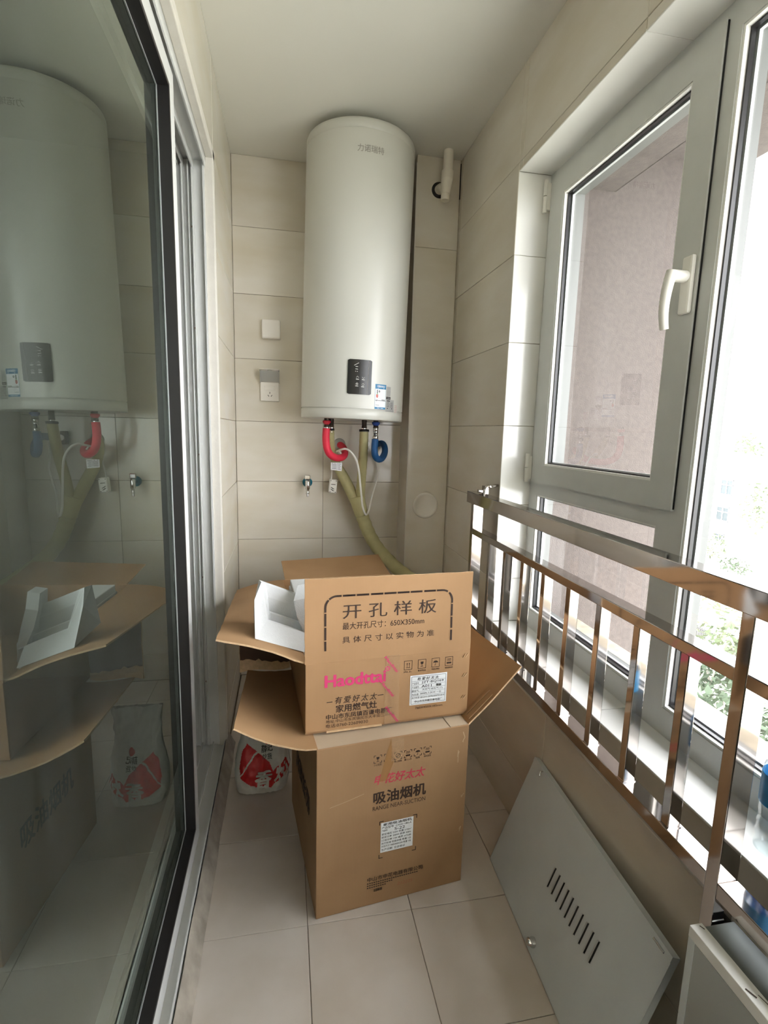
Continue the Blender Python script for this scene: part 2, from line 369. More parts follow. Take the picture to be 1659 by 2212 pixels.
# ------------------------------------------------------------------ the room
rows = [0.0]+[2.193-0.2935*k for k in range(7, -1, -1)]+[CEIL]
# floor
fl = struct('floor'); bx('floor_slab', M['grout'], fl, (-0.45, -3.1, -0.08), (1.15, 2.75, -0.0025))
tiles(fl, (0, 0, 0), X, Y, Z, [-0.232, 0.051, 0.330, 0.611, 0.76], [-3.1, -2.80, -2.50, -2.195, -1.89, -1.585, -1.28, -0.975, -0.67, -0.365, -0.06, 0.245, 0.555, 0.86, 1.16, 1.47, 1.78, 2.09, 2.39, 2.60], M['floor'], gap=0.0015, jit=0.0004)
# back wall
wb = struct('wall_back'); bx('backing', M['grout'], wb, (-0.45, 2.6035, -0.08), (1.15, 2.75, CEIL+0.05))
tiles(wb, (0, 2.6, 0), X, Z, -Y, [-0.236, 0.186, 0.60], rows, M['tile'], jit=0.0006)
# pipe column
wc = struct('trim_1'); bx('backing', M['groutl'], wc, (0.5835, 2.4135, 0), (0.80, 2.61, CEIL))
crow = [0.0, 0.45, 2.112, CEIL]
tiles(wc, (0, 2.41, 0), X, Z, -Y, [0.580, 0.781], crow, M['tile'], jit=0.0004)
tiles(wc, (0.58, 0, 0), -Y, Z, -X, [-2.60, -2.412], crow, M['tile'])
bx('corner_bead', M['plaster'], wc, (0.5775, 2.4075, 0), (0.582, 2.412, 2.46))
bx('gap', M['black'], wc, (0.781, 2.4093, 2.33), (0.7848, 2.413, 2.478))
# right wall
wr = struct('wall_right')
m = MB(); m.box((0.7885, 1.783, -0.08), (1.15, 2.75, CEIL+0.05)); m.box((0.7885, -3.15, 2.1685), (1.15, 1.783, CEIL+0.05)); m.box((0.7885, -3.15, -0.08), (1.15, 1.783, 0.556)); m.box((0.7885, -3.15, 0.55), (1.15, -2.95, 2.2))
m.build('backing', M['groutl'], wr)
tiles(wr, (0.785, 0, 0), -Y, Z, -X, [-2.60, -2.38, -1.78], rows, M['tile'], jit=0.0004)
tiles(wr, (0.785, 0, 0), -Y, Z, -X, [-1.78, -1.75, -1.15, -0.55, 0.05, 0.65, 1.25, 1.85, 2.45, 3.05], [2.166, 2.193, CEIL], M['tile'], jit=0.0004)
tiles(wr, (0.785, 0, 0), -Y, Z, -X, [-1.78, -1.43, -0.83, -0.23, 0.37, 0.97, 1.57, 2.17, 2.77, 3.05], [0.40, 0.558], M['tile'])
tiles(wr, (0, 1.78, 0), X, Z, -Y, [0.785, 0.92], [0.560, 0.731, 1.0185, 1.312, 1.606, 1.899, 2.166], M['tilew'], gap=0.0016)
tiles(wr, (0, 0, 2.165), -X, Y, -Z, [-0.92, -0.785], [-2.95, -2.45, -1.85, -1.25, -0.65, -0.05, 0.55, 1.15, 1.78], M['tilew'])
# parapet below the rail
wp = struct('trim_2'); bx('backing', M['grout'], wp, (0.7455, -3.1, 0), (0.787, 2.41, 0.470))
tiles(wp, (0.742, 0, 0), -Y, Z, -X, [-2.41, -1.86, -1.26, -0.66, -0.06, 0.54, 1.14, 1.74, 2.34, 2.94, 3.1], [0, 0.18, 0.474], M['tile'], jit=0.0003)
tiles(wp, (0, 0, 0.474), X, Y, Z, [0.742, 0.785], [-3.1, -2.34, -1.74, -1.14, -0.54, 0.06, 0.66, 1.26, 1.86, 2.41], M['tile'])
# window sill
ws = struct('trim_3'); bx('backing', M['grout'], ws, (0.786, -2.95, 0.52), (0.93, 1.782, 0.5565))
tiles(ws, (0, 0, 0.560), X, Y, Z, [0.785, 0.93], [-2.95, -2.47, -1.87, -1.27, -0.67, -0.07, 0.53, 1.13, 1.78], M['tilew'], gap=0.002)
# left wall around the door
wl = struct('wall_left')
m = MB(); m.box((-0.40, 1.975, -0.08), (-0.2395, 2.75, CEIL+0.05)); m.box((-0.40, -3.15, 2.19), (-0.2395, 1.975, CEIL+0.05)); m.box((-0.40, -3.15, -0.08), (-0.2395, -1.15, 2.2))
m.build('backing', M['groutl'], wl)
tiles(wl, (-0.236, 0, 0), Y, Z, X, [1.972, 2.60], rows, M['tile'], jit=0.0004)
tiles(wl, (-0.236, 0, 0), Y, Z, X, [-3.1, -2.4, -1.8, -1.16], rows[:-1], M['tile'], jit=0.0004)
tiles(wl, (-0.236, 0, 0), Y, Z, X, [-3.1, -2.4, -1.8, -1.2, -0.6, 0.0, 0.6, 1.2, 1.972], [2.193, CEIL], M['tile'], jit=0.0004)
# unseen wall behind the camera, set back to bring in more front light
wf = struct('unseen_wall_front'); bx('backing', M['groutl'], wf, (-0.45, -3.2, -0.08), (1.15, -3.104, CEIL+0.05))
tiles(wf, (0, -3.1, 0), -X, Z, Y, [-0.785, -0.19, 0.236], rows, M['tile'])
# ceiling
ce = struct('ceiling'); bx('ceiling_board', M['ceil'], ce, (-0.45, -3.2, CEIL), (1.15, 2.75, CEIL+0.06))
m = MB(); fr = plane_frame((0, 0, CEIL), X, Y, -Z)
for u, v, r in [(0.155, 1.16, 0.016), (0.175, 1.20, 0.010), (0.235, 1.19, 0.008), (0.15, 1.10, 0.007)]:
    vs = [fr(u+r*random.uniform(.5, 1.3)*math.cos(a*0.7), v+r*random.uniform(.5, 1.3)*math.sin(a*0.7), 0.0006) for a in range(9)]
    m.add(vs, [tuple(range(9))])
m.build('stain', M['stain'], ce)
# kitchen behind the glass door
k = struct('wall_kitchen')
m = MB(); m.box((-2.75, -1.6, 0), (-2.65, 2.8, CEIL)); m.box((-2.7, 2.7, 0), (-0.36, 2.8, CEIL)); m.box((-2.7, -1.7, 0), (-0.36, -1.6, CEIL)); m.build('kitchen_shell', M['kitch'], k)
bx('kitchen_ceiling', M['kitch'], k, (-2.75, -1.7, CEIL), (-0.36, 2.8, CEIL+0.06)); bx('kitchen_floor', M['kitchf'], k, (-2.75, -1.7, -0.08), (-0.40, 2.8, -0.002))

# ------------------------------------------------------------------ sliding glass door on the left
d1 = struct('door_1')
bx('plaster_jamb', M['plaster'], d1, (-0.264, 1.945, 0.02), (-0.2335, 1.977, 2.195), 0.003)
bx('plaster_head', M['plaster'], d1, (-0.258, -1.15, 2.166), (-0.2335, 1.977, 2.199), 0.003)
m = MB(); m.box((-0.40, 1.955, 0.03), (-0.264, 1.976, 2.165))
m.box((-0.268, 1.935, 0.04), (-0.262, 1.957, 2.16))
for xx, w_ in [(-0.300, 0.004), (-0.313, 0.003), (-0.332, 0.004), (-0.352, 0.003), (-0.375, 0.004)]: m.box((xx-w_, 1.935, 0.04), (xx, 1.957, 2.15))
m.build('jamb_channel', M['aluw'], d1)
m = MB()
for z, y in [(0.30, 0), (0.72, 0), (1.18, 0), (1.62, 0), (1.95, 0)]:
    m.lathe([(0.004, 0), (0.004, 0.002)], 8, mx=Matrix.Translation((-0.306, 1.9555, z)) @ Matrix.Rotation(math.pi/2, 4, 'X'))
m.build('screw', mat('rusty_screw', srgb(120, 74, 36), 0.7, var=0.2), d1)
m = MB(); m.box((-0.40, -1.15, 2.158), (-0.258, 1.957, 2.185))
for xx, w_, zz in [(-0.258, 0.004, 2.135), (-0.298, 0.004, 2.128), (-0.330, 0.004, 2.135), (-0.345, 0.003, 2.135), (-0.375, 0.004, 2.13)]: m.box((xx-w_, -1.15, zz), (xx, 1.957, 2.16))
m.build('head_track', M['aluw'], d1)
m = MB(); m.box((-0.40, -1.15, -0.02), (-0.236, 1.955, 0.03))
for xx in (-0.240, -0.285, -0.325, -0.365): m.box((xx-0.004, -1.15, 0.02), (xx, 1.955, 0.052 if xx > -0.25 else 0.042))
m.build('sill_track', M['aluw'], d1)
m = MB(); yy = [-1.15+0.05*i for i in range(64)]; prof = [(-0.236, 0.052), (-0.229, 0.044), (-0.222, 0.03), (-0.215, 0.014), (-0.206, 0.001)]
vs = []
for y in yy:
    for (px, pz) in prof: vs.append((px+0.004*noise.noise((px*9, y*9, 0)), y, max(0.0008, pz+0.006*noise.noise((px*20, y*14, 3)))))
n_ = len(prof); m.add(vs, [(i*n_+j, (i+1)*n_+j, (i+1)*n_+j+1, i*n_+j+1) for i in range(len(yy)-1) for j in range(n_-1)], 0, True)
m.build('mortar_fillet', M['mortar'], d1)
# sliding panel: white frame, deep black gasket return, tinted glass
PX, PY0, PY1, PZ0, PZ1 = -0.268, -0.75, 1.485, 0.032, 2.132
m = MB()
mring(m, PX, -0.310, PY0, PY1, PZ0, PZ1, 0.052, 0.052, 0.060, 0.050)
pf = m.build('panel_frame', M['aluw'], d1)
m = MB(); iy0, iy1, iz0, iz1 = PY0+0.052, PY1-0.052, PZ0+0.060, PZ1-0.050
g = 0.010
mring(m, PX+0.0006, -0.300, iy0-0.002, iy1+0.002, iz0-0.002, iz1+0.002, g, g, g, g)
m.build('gasket', M['black'], d1)
m = MB(); b_ = 0.0018
for (a, b) in [((-0.2948, iy1-g-b_, iz0+g), (-0.2935, iy1-g, iz1-g)), ((-0.2945, iy0+g, iz1-g-b_), (-0.2935, iy1-g, iz1-g)), ((-0.2945, iy0+g, iz0+g), (-0.2935, iy1-g, iz0+g+b_))]: m.box(a, b)
m.build('glazing_bead', M['alu'], d1)
m = MB(); m.quad((-0.295, iy0, iz0), (-0.295, iy1, iz0), (-0.295, iy1, iz1), (-0.295, iy0, iz1)); m.build('glass_pane', M['doorglass'], d1)

# ------------------------------------------------------------------ window on the right
w1 = struct('window_1')
FX = 0.905
m = MB(); mring(m, FX, 0.972, -2.96, 1.784, 0.556, 2.17, 0.06, 0.059, 0.072, 0.065)
for y0, y1 in ((1.012, 1.100), (-0.16, -0.07), (-1.56, -1.47)): m.box((FX, y0, 0.628), (0.972, y1, 2.105))
m.box((FX, 1.100, 1.065), (0.972, 1.725, 1.135))
m.build('frame', M['upvc'], w1)
def bead_set(parent, y0, y1, z0, z1, xf, xb, nm):
    # sloping bead coloured bright as if catching light, black gasket, inner spacer around an opening
    mb = MB(); mg = MB(); ms = MB()
    def strip(mb_, w, xa, xb_):
        mring(mb_, xa, xb_, y0, y1, z0, z1, w, w, w, w)
    strip(mb, 0.006, xf+0.003, xf+0.014); strip(mg, 0.010, xf+0.014, xb-0.001); strip(ms, 0.013, xb+0.004, xb+0.012); mo = MB(); strip(mo, 0.004, xb+0.014, 0.9726); mo.build('outer_profile', M['outer'], parent)
    mb.build('glazing_bead', M['upvcb'], parent); mg.build('gasket', M['black'], parent); ms.build('spacer', M['alu'], parent)
    mp = MB(); mp.quad((xb, y0, z0), (xb, y1, z0), (xb, y1, z1), (xb, y0, z1)); mp.build('pane', M['pane'], parent)
bead_set(w1, 1.100, 1.725, 0.628, 1.065, FX, 0.930, 'lower')
bead_set(w1, -0.07, 1.012, 0.628, 2.105, FX, 0.930, 'right')
bead_set(w1, -1.47, -0.16, 0.628, 2.105, FX, 0.930, 'far')
bead_set(w1, -2.90, -1.56, 0.628, 2.105, FX, 0.930, 'far')  # unseen window length added to bring light from behind the camera
# opening sash
sash = MB(); SX = 0.896
mring(sash, SX, 0.945, 1.047, 1.757, 1.110, 2.139, 0.079, 0.084, 0.065, 0.069)
sash = sash.build('sash', M['upvc'], w1)
bead_set(sash, 1.126, 1.673, 1.175, 2.070, SX, 0.920, 'sash')
bx('sash_gasket_shade', M['black'], sash, (SX+0.0045, 1.0455, 1.114), (0.9045, 1.049, 2.136))  # black strip for the gasket, also painting the shadow of the gap
for z0 in (2.036, 1.108):
    m = MB(); m.tube([(0.880, 1.764, z0), (0.880, 1.764, z0+0.052)], 0.0075, 12); m.tube([(0.880, 1.764, z0+0.055), (0.880, 1.764, z0+0.105)], 0.0075, 12)
    m.box((0.882, 1.758, z0+0.01), (0.907, 1.770, z0+0.095)); m.build('hinge', M['white'], sash)
m = MB()
m.box((0.884, 1.052, 1.560), (SX, 1.084, 1.685), 0, 0.005)
m.build('handle_plate', M['white'], sash)
HM = Matrix.Translation((0.011, 0.012, 0)); m = MB(); m.tube([(0.875, 1.056, 1.640), (0.838, 1.056, 1.640)], 0.013, 14, mx=HM)
pts = [(0.838, 1.056, 1.648), (0.833, 1.056, 1.630), (0.829, 1.057, 1.60), (0.829, 1.059, 1.57), (0.833, 1.061, 1.545), (0.838, 1.062, 1.525)]
m.tube(pts, lambda t: 0.0125-0.003*t, 14, mx=HM)
m.build('handle', M['white'], sash)

# outside of the window: stuccoed niche walls
so = struct('wall_outside'); Xe, Yw, Zs = 1.655, 1.7815, 2.275
m = MB(); m.box((0.9735, Yw, -1), (Xe, Yw+1.2, 4)); m.box((1.1505, -3.5, Zs), (Xe, Yw, Zs+0.3)); m.box((0.9735, -3.15, 2.140), (1.153, Yw, 2.1683)); m.box((1.1505, -3.15, 2.140), (1.156, Yw, 2.30)); m.build('stucco', M['stucco'], so)
bx('outer_ledge', M['ledge'], so, (0.972, -3.0, 0.48), (1.04, 1.780, 0.575), 0.004)

# ------------------------------------------------------------------ polished steel railing
rl = thing('railing', 'polished stainless steel railing of square bars in front of the window', 'railing', (0.713, 1.83, 0.52))
RX0, RX1 = 0.700, 0.739
MB().box((RX0-0.004, -3.05, 1.016), (RX1+0.002, 1.884, 1.059), 0, 0.0015).build('top_rail', M['steel'], rl)
MB().box((RX0, -3.05, 0.9000), (RX1, 1.83, 0.923), 0, 0.0015).build('middle_rail', M['steel'], rl)
PYS = (1.8275, 0.6314, -0.565, -1.761, -2.957)
for ya, yb in zip(PYS[:-1], PYS[1:]): MB().box((RX0, yb+0.012, 0.525), (RX1, ya-0.012, 0.5537), 0, 0.0015).build('bottom_rail', M['steel'], rl)
for i, y in enumerate(PYS): MB().box((RX0-0.001, y-0.012, 0.40), (RX1+0.001, y+0.012, 1.018), 0, 0.0015).build('post', M['steel'], rl); MB().box((RX1+0.001, y-0.010, 0.42), (0.7425, y+0.010, 0.45), 0, 0.001).build('wall_stub', M['steel'], rl)
_bar = None
for y in [PYS[k_]+0.1156-0.1156+(-0.1301*(i+1) if k_ else -0.1701+0.0-0.1301*i) for k_ in range(3) for i in range(8)]:
    if _bar is None:
        mb = MB().box((-0.0135, -0.0098, 0.552), (0.0135, 0.0098, 0.902), 0, 0.0015); mb.box((-0.0148, -0.011, 0.553), (0.0148, 0.011, 0.556))
        ob = mb.build('baluster', M['steel'], rl, world=False); _bar = ob
    else:
        ob = _bar.copy(); COL.objects.link(ob); ob.parent = rl
    ob.location = (0.0035, y-1.83, -0.52)
m = MB(); m.tube([(0.716, 1.755, 1.058), (0.718, 1.755, 1.080), (0.726, 1.756, 1.090), (0.742, 1.758, 1.090), (0.786, 1.80, 1.090)], 0.006, 10); m.box((0.706, 1.79, 1.062), (0.738, 1.805, 1.074), 0, 0.002); m.box((0.728, 1.775, 1.058), (0.740, 1.815, 1.088), 0, 0.002)
m.build('bracket', M['steel'], rl)

# ------------------------------------------------------------------ water heater
TH = math.radians(1.2)
wh = thing('water_heater', 'tall white cylindrical water heater hung upright on the tiled end wall', 'water heater', (0.297, 2.352, 1.327), (0, TH, 0))
HR = 0.2285
def cyl_frame(R): return lambda u, v, e=0.0: Vector(((R+e)*math.sin(u/R), -(R+e)*math.cos(u/R), v))
cf = cyl_frame(HR)
MB().lathe([(HR, 0.044), (HR, 1.092)], 96, cap=False).build('tank_body', M['enamel'], wh, False)
MB().lathe([(0.01, 1.137), (0.17, 1.137), (HR-0.012, 1.135), (HR-0.004, 1.131), (HR-0.0005, 1.122), (HR-0.0005, 1.0955), (HR-0.003, 1.0935), (HR-0.003, 1.088)], 96).build('top_cap', M['enamel2'], wh, False)
MB().lathe([(HR-0.003, 0.048), (HR-0.003, 0.0425), (HR-0.0005, 0.0405), (HR-0.0005, 0.003), (HR-0.004, 0.0), (HR-0.02, 0.0005), (0.01, 0.004)], 96).build('bottom_cap', M['enamel2'], wh, False)
for zz in (0.25, 0.85): MB().box((-0.10, 0.205, zz), (0.10, 0.246, zz+0.05)).build('wall_bracket', M['white'], wh, False)
m = MB(); put_text(m, '力诺瑞特', (-0.043, 1.008, 0.062, 1.034), cf, bold=0.01); m.build('lettering', M['inkgrey'], wh, False)
# control panel
m = MB(); nu = 14; u0, u1, v0, v1 = -0.051, 0.047, 0.100, 0.238
vs = []
for e in (0.0, 0.004):
    for i in range(nu+1):
        u = u0+(u1-u0)*i/nu
        for v in (v0, v1):
            ins = 0.004 if i in (0, nu) else 0
            vs.append(cf(u, v+(ins if v == v0 else -ins), e))
o2 = 2*(nu+1); fs = []
for i in range(nu): fs += [(o2+2*i, o2+2*i+2, o2+2*i+3, o2+2*i+1), (2*i, o2+2*i, o2+2*i+2, 2*i+2)[::-1], (2*i+1, 2*i+3, o2+2*i+3, o2+2*i+1)]
fs += [(0, 1, o2+1, o2), (2*nu, o2+2*nu, o2+2*nu+1, 2*nu+1)]
m.add(vs, fs); cp = m.build('control_panel', M['gloss'], wh, False)
m = MB(); pf_ = lambda u, v, e=0.0: cf(u, v, e+0.0042)
U = lambda px: u0+(px-225)/(750-225)*(u1-u0); V = lambda py: v1-(py-185)/(965-185)*(v1-v0)
wk = 0.0012
stroke(m, [(U(362), V(320)), (U(455), V(262))], 0.0018, pf_)
for yy_, a, b in [(345, 392, 438), (400, 390, 415), (402, 422, 438), (450, 388, 398), (452, 424, 436)]: stroke(m, [(U(a), V(yy_)), (U(b), V(yy_))], 0.0024, pf_)
stroke(m, [(U(412), V(590)), (U(438), V(558)), (U(466), V(590))], wk, pf_); stroke(m, [(U(540), V(575)), (U(568), V(605)), (U(594), V(575))], wk, pf_)
for yy_, a, b in [(625, 412, 434), (628, 442, 464), (632, 540, 560), (634, 568, 590), (780, 400, 424), (782, 432, 455), (790, 530, 552), (792, 562, 586)]: stroke(m, [(U(a), V(yy_)), (U(b), V(yy_))], 0.0034, pf_)
ring(m, U(562), V(742), 0.0042, wk, pf_); ring(m, U(432), V(732), 0.0042, wk, pf_, a0=-120, a1=150); stroke(m, [(U(400), V(735)), (U(440), V(735))], 0.0018, pf_); disc(m, U(432), V(732), 0.0018, pf_)
m.build('panel_marks', mat('panel_white_print', srgb(190, 190, 186), 0.5, var=0.02), cp, False)
m = MB(); stroke(m, [(U(680), V(210)), (U(655), V(960))], 0.0012, pf_); m.build('panel_line', M['inkgrey'], cp, False)
# energy label
a0, a1, b0, b1 = 0.067, 0.121, 0.046, 0.147
m = MB(); rect(m, a0, b0, a1, b1, cf, 0, 0.0003, 6)
rect(m, a0, b1-0.019, a1, b1, cf, 1, 0.0006, 6); rect(m, a0, b0, a1, b0+0.008, cf, 1, 0.0006, 6); rect(m, a0, b0+0.034, a1, b0+0.0355, cf, 2, 0.0006, 6)
stroke(m, [(a0+.0004, b0), (a0+.0004, b1)], 0.001, cf, 1, 0.0006); stroke(m, [(a1-.0004, b0), (a1-.0004, b1)], 0.001, cf, 1, 0.0006)
put_text(m, '中国能效标识', (a0+0.009, b1-0.0125, a1-0.006, b1-0.004), cf, 0, bold=0.02, eps=0.0009)
stroke(m, [(a0+0.012, b1-0.0155), (a1-0.01, b1-0.0155)], 0.0014, cf, 0, 0.0009)
stroke(m, [(a0+0.010, b1-0.024), (a0+0.010, b1-0.036)], 0.0034, cf, 2, 0.0008); stroke(m, [(a0+0.010, b1-0.036), (a0+0.010, b1-0.041)], 0.005, cf, 4, 0.0008)
rect(m, a0+0.0055, b1-0.052, a0+0.0145, b1-0.041, cf, 3, 0.0008); m.add([cf(a0+0.0055, b1-0.052, .0008), cf(a0+0.0145, b1-0.052, .0008), cf(a0+0.010, b1-0.056, .0008)], [(0, 1, 2)], 3)
put_text(m, '2', (a0+0.0085, b1-0.050, a0+0.0115, b1-0.044), cf, 0, eps=0.001)
ring(m, a0+0.020, b1-0.029, 0.0028, 0.0022, cf, 2, 0.0008)
for vv, aa, bb in [(0.063, 0.005, 0.013), (0.068, 0.005, 0.010), (0.062, 0.032, 0.05), (0.064, 0.033, 0.049), (0.085, 0.004, 0.020)]: stroke(m, [(a0+aa, b1-vv), (a0+bb, b1-vv)], 0.0013, cf, 2, 0.0008)
stroke(m, [(a0+0.012, b0+0.004), (a0+0.024, b0+0.004)], 0.0016, cf, 0, 0.0008); stroke(m, [(a0+0.029, b0+0.004), (a0+0.042, b0+0.004)], 0.0016, cf, 0, 0.0008)
m.build('energy_label', [M['paper'], M['labelblue'], M['inkblack'], M['labelred'], mat('label_green', srgb(150, 190, 150), 0.5, var=0.02)], wh, False)
m = MB(); rect(m, 0.125, 0.102, 0.149, 0.141, cf, 0, 0.0003, 4); rect(m, 0.124, 0.089, 0.150, 0.100, cf, 1, 0.0004, 4)
stroke(m, [(0.130, 0.0945), (0.145, 0.0945)], 0.002, cf, 0, 0.0007); m.build('black_sticker', [M['labelsil'], M['inkblack']], wh, False)
m = MB(); rect(m, 0.124, 0.038, 0.174, 0.088, cf, 0, 0.0003, 6)
stroke(m, [(0.130, 0.083), (0.146, 0.083)], 0.004, cf, 1, 0.0006); stroke(m, [(0.132, 0.052), (0.162, 0.052)], 0.0036, cf, 1, 0.0006)
for i in range(5): stroke(m, [(0.130, 0.077-0.0045*i), (0.142+0.002*(i % 3), 0.077-0.0045*i)], 0.0012, cf, 1, 0.0006); stroke(m, [(0.150, 0.076-0.0045*i), (0.166, 0.076-0.0045*i)], 0.0012, cf, 1, 0.0006)
m.build('silver_sticker', [M['labelsil'], M['inkblack']], wh, False)
m = MB(); rect(m, 0.177, 0.030, 0.205, 0.072, cf, 0, 0.0003, 5); 
for i in range(5): stroke(m, [(0.180, 0.066-0.007*i), (0.200, 0.066-0.007*i)], 0.001, cf, 1, 0.0006)
m.build('pale_sticker', [M['enamel2'], M['pinkd']], wh, False)
# pipe stubs under the tank
for (x, y, mt, nm) in [(0.182, 2.33, 'redcap', 'hot_outlet'), (0.209, 2.40, 'dull', 'return_stub'), (0.357, 2.36, 'dull', 'flow_stub'), (0.406, 2.33, 'bluecap', 'cold_inlet')]:
    m = MB(); mx = Matrix.Translation((x, y, 0))
    if mt != 'dull': m.lathe([(0.012, 1.322), (0.0185, 1.319), (0.0185, 1.314), (0.012, 1.306), (0.010, 1.300)], 20, mx=mx)
    m.lathe([(0.0115, 1.332), (0.0115, 1.300), (0.0125, 1.299), (0.0125, 1.292), (0.0115, 1.291)], 16, mi=1, mx=mx)
    m.lathe([(0.011, 1.298), (0.012, 1.296), (0.012, 1.283), (0.010, 1.280), (0.010, 1.27)], 12, mi=2, mx=mx)
    m.build(nm, [M[mt], M['dull'], M['chrome']], wh)

# pipes below the heater
rp = thing('red_pipe', 'bright red foam-wrapped pipe curling under the heater into the wall', 'pipe', (0.268, 2.6, 1.209))
MB().tube([(0.181, 2.33, 1.287), (0.179, 2.33, 1.246), (0.183, 2.33, 1.205), (0.197, 2.34, 1.173), (0.228, 2.37, 1.154), (0.261, 2.42, 1.153), (0.283, 2.48, 1.168), (0.283, 2.55, 1.195), (0.268, 2.598, 1.209)], 0.0165, 18).build('foam_sleeve', M['red'], rp)
MB().lathe([(0.031, 0), (0.031, 0.004), (0.024, 0.012), (0.018, 0.013)], 24, mx=Matrix.Translation((0.268, 2.599, 1.209)) @ Matrix.Rotation(math.pi/2, 4, 'X')).build('wall_flange', M['plateg'], rp)
bp = thing('blue_pipe', 'blue foam-wrapped pipe looping below the heater with chrome valve', 'pipe', (0.472, 2.6, 1.213))
MB().tube([(0.404, 2.33, 1.244), (0.402, 2.33, 1.199), (0.407, 2.335, 1.168), (0.425, 2.36, 1.151), (0.452, 2.41, 1.152), (0.477, 2.47, 1.175), (0.486, 2.52, 1.202), (0.482, 2.57, 1.219), (0.462, 2.598, 1.213)], 0.0155, 18).build('foam_sleeve', M['blue'], bp)
m = MB(); m.lathe([(0.009, 1.283), (0.0115, 1.280), (0.0115, 1.270), (0.009, 1.268), (0.009, 1.262), (0.0125, 1.258), (0.0125, 1.246), (0.009, 1.24)], 14, mx=Matrix.Translation((0.406, 2.33, 0))); m.build('valve_body', M['chrome'], bp)
MB().box((0.396, 2.312, 1.258), (0.405, 2.322, 1.274), 0, 0.002).build('valve_cap', M['black'], bp)
MB().box((0.386, 2.56, 1.185), (0.410, 2.5985, 1.245), 0, 0.004).build('wall_fitting', M['dull'], bp)
MB().lathe([(0.013, 0), (0.013, 0.004)], 16, mx=Matrix.Translation((0.404, 2.558, 1.215)) @ Matrix.Rotation(math.pi/2, 4, 'X')).build('fitting_cap', M['white'], bp)
def rib(base, amp, nrib): return lambda t: base+amp*math.sin(t*nrib)
sp = thing('solar_pipe', 'thick olive-wrapped pipe forking up to the heater from behind the boxes', 'pipe', (0.371, 2.5, 0.873))
MB().tube([(0.357, 2.36, 1.282), (0.359, 2.38, 1.217), (0.362, 2.42, 1.128), (0.364, 2.47, 1.035), (0.366, 2.5, 0.951), (0.376, 2.5, 0.90)], lambda t: 0.0205+0.003*t+0.0004*math.sin(t*90), 18, sub=10).build('right_branch', M['wrap'], sp)
MB().tube([(0.209, 2.40, 1.282), (0.211, 2.43, 1.234), (0.220, 2.48, 1.178), (0.249, 2.515, 1.109), (0.283, 2.525, 1.051), (0.318, 2.52, 0.983), (0.348, 2.505, 0.92), (0.36, 2.5, 0.89)], lambda t: 0.013+0.014*min(1, t*1.6)+0.0004*math.sin(t*120), 18, sub=10).build('left_branch', M['wrap'], sp)
MB().tube([(0.346, 2.5, 0.956), (0.358, 2.5, 0.915), (0.374, 2.5, 0.866)], lambda t: 0.0375-0.003*t, 20, sub=6).build('joint_wrap', M['wrap2'], sp)
MB().tube([(0.372, 2.5, 0.872), (0.385, 2.5, 0.835), (0.413, 2.5, 0.769), (0.449, 2.478, 0.706), (0.493, 2.43, 0.655), (0.538, 2.36, 0.616), (0.594, 2.30, 0.58), (0.674, 2.24, 0.535)], lambda t: 0.0325+0.0012*math.sin(t*75), 20, sub=14).build('main_pipe', M['wrap'], sp)
MB().lathe([(0.0235, 1.276), (0.0235, 1.286), (0.012, 1.288)], 18, mx=Matrix.Translation((0.357, 2.36, 0))).build('collar', M['black'], sp)
MB().lathe([(0.0145, 1.278), (0.0145, 1.287), (0.011, 1.288)], 16, mx=Matrix.Translation((0.209, 2.40, 0))).build('collar', M['black'], sp)
cb = thing('heater_cable', 'thin white power cable with small leak-protection plug hanging under the heater', 'cable', (0.233, 2.5, 1.16))
cpts = [(0.233, 2.5, 1.166), (0.240, 2.47, 1.178), (0.257, 2.40, 1.191), (0.278, 2.385, 1.194), (0.304, 2.38, 1.177), (0.327, 2.38, 1.140), (0.341, 2.39, 1.085), (0.349, 2.40, 1.029), (0.357, 2.41, 0.973), (0.366, 2.42, 0.916), (0.384, 2.435, 0.876), (0.405, 2.47, 0.895), (0.429, 2.53, 0.957), (0.453, 2.555, 1.026), (0.464, 2.56, 1.078), (0.456, 2.56, 1.12), (0.43, 2.50, 1.20)]
MB().tube(cpts, 0.0048, 10, sub=8).build('cord', M['white'], cb)
MB().tube([(0.262, 2.46, 1.155), (0.245, 2.48, 1.175), (0.228, 2.50, 1.145), (0.226, 2.53, 1.097), (0.226, 2.55, 1.061), (0.224, 2.55, 1.035)], 0.0032, 8).build('plug_cord', M['white'], cb)
MB().tube([(0.25, 2.44, 1.185), (0.262, 2.43, 1.165), (0.272, 2.43, 1.145)], 0.0035, 8).build('tie', M['white'], cb)
mx = Matrix.Translation((0.232, 2.55, 1.003)) @ Matrix.Rotation(math.radians(5), 4, 'Y')
pl = MB().box((-0.019, -0.022, -0.034), (0.019, 0.022, 0.034), 0, 0.005, mx=mx).build('plug_body', M['white'], cb)
m = MB(); fr = lambda u, v, e=0.0: mx @ Vector((u, -0.022-e, v))
for (u, v) in [(-0.013, 0.028), (0.013, 0.028), (-0.013, -0.028), (0.013, -0.028)]: disc(m, u, v, 0.0022, fr, 0, 0.0006)
stroke(m, [(-0.010, 0.010), (0.010, 0.010)], 0.003, fr, 0, 0.0004)
for i in range(6): stroke(m, [(-0.011+0.004*(i % 3), -0.005-0.003*i), (-0.004+0.005*(i % 3), -0.007-0.003*i)], 0.0025, fr, 0, 0.0005)
m.build('plug_marks', M['dull'], pl)
tf = plane_frame((0.212, 2.44, 1.128), Vector((1, 0, -0.03)), Vector((0.03, 0, 1)), Vector((0, -1, 0)))
m = MB(); m.prism([(0, 0), (0.054, 0), (0.053, -0.040), (0.001, -0.036)], -0.0008, tf); 
for i in range(5): stroke(m, [(0.006, -0.010-0.005*i), (0.026, -0.010-0.005*i)], 0.0016, tf, 1, 0.0004)
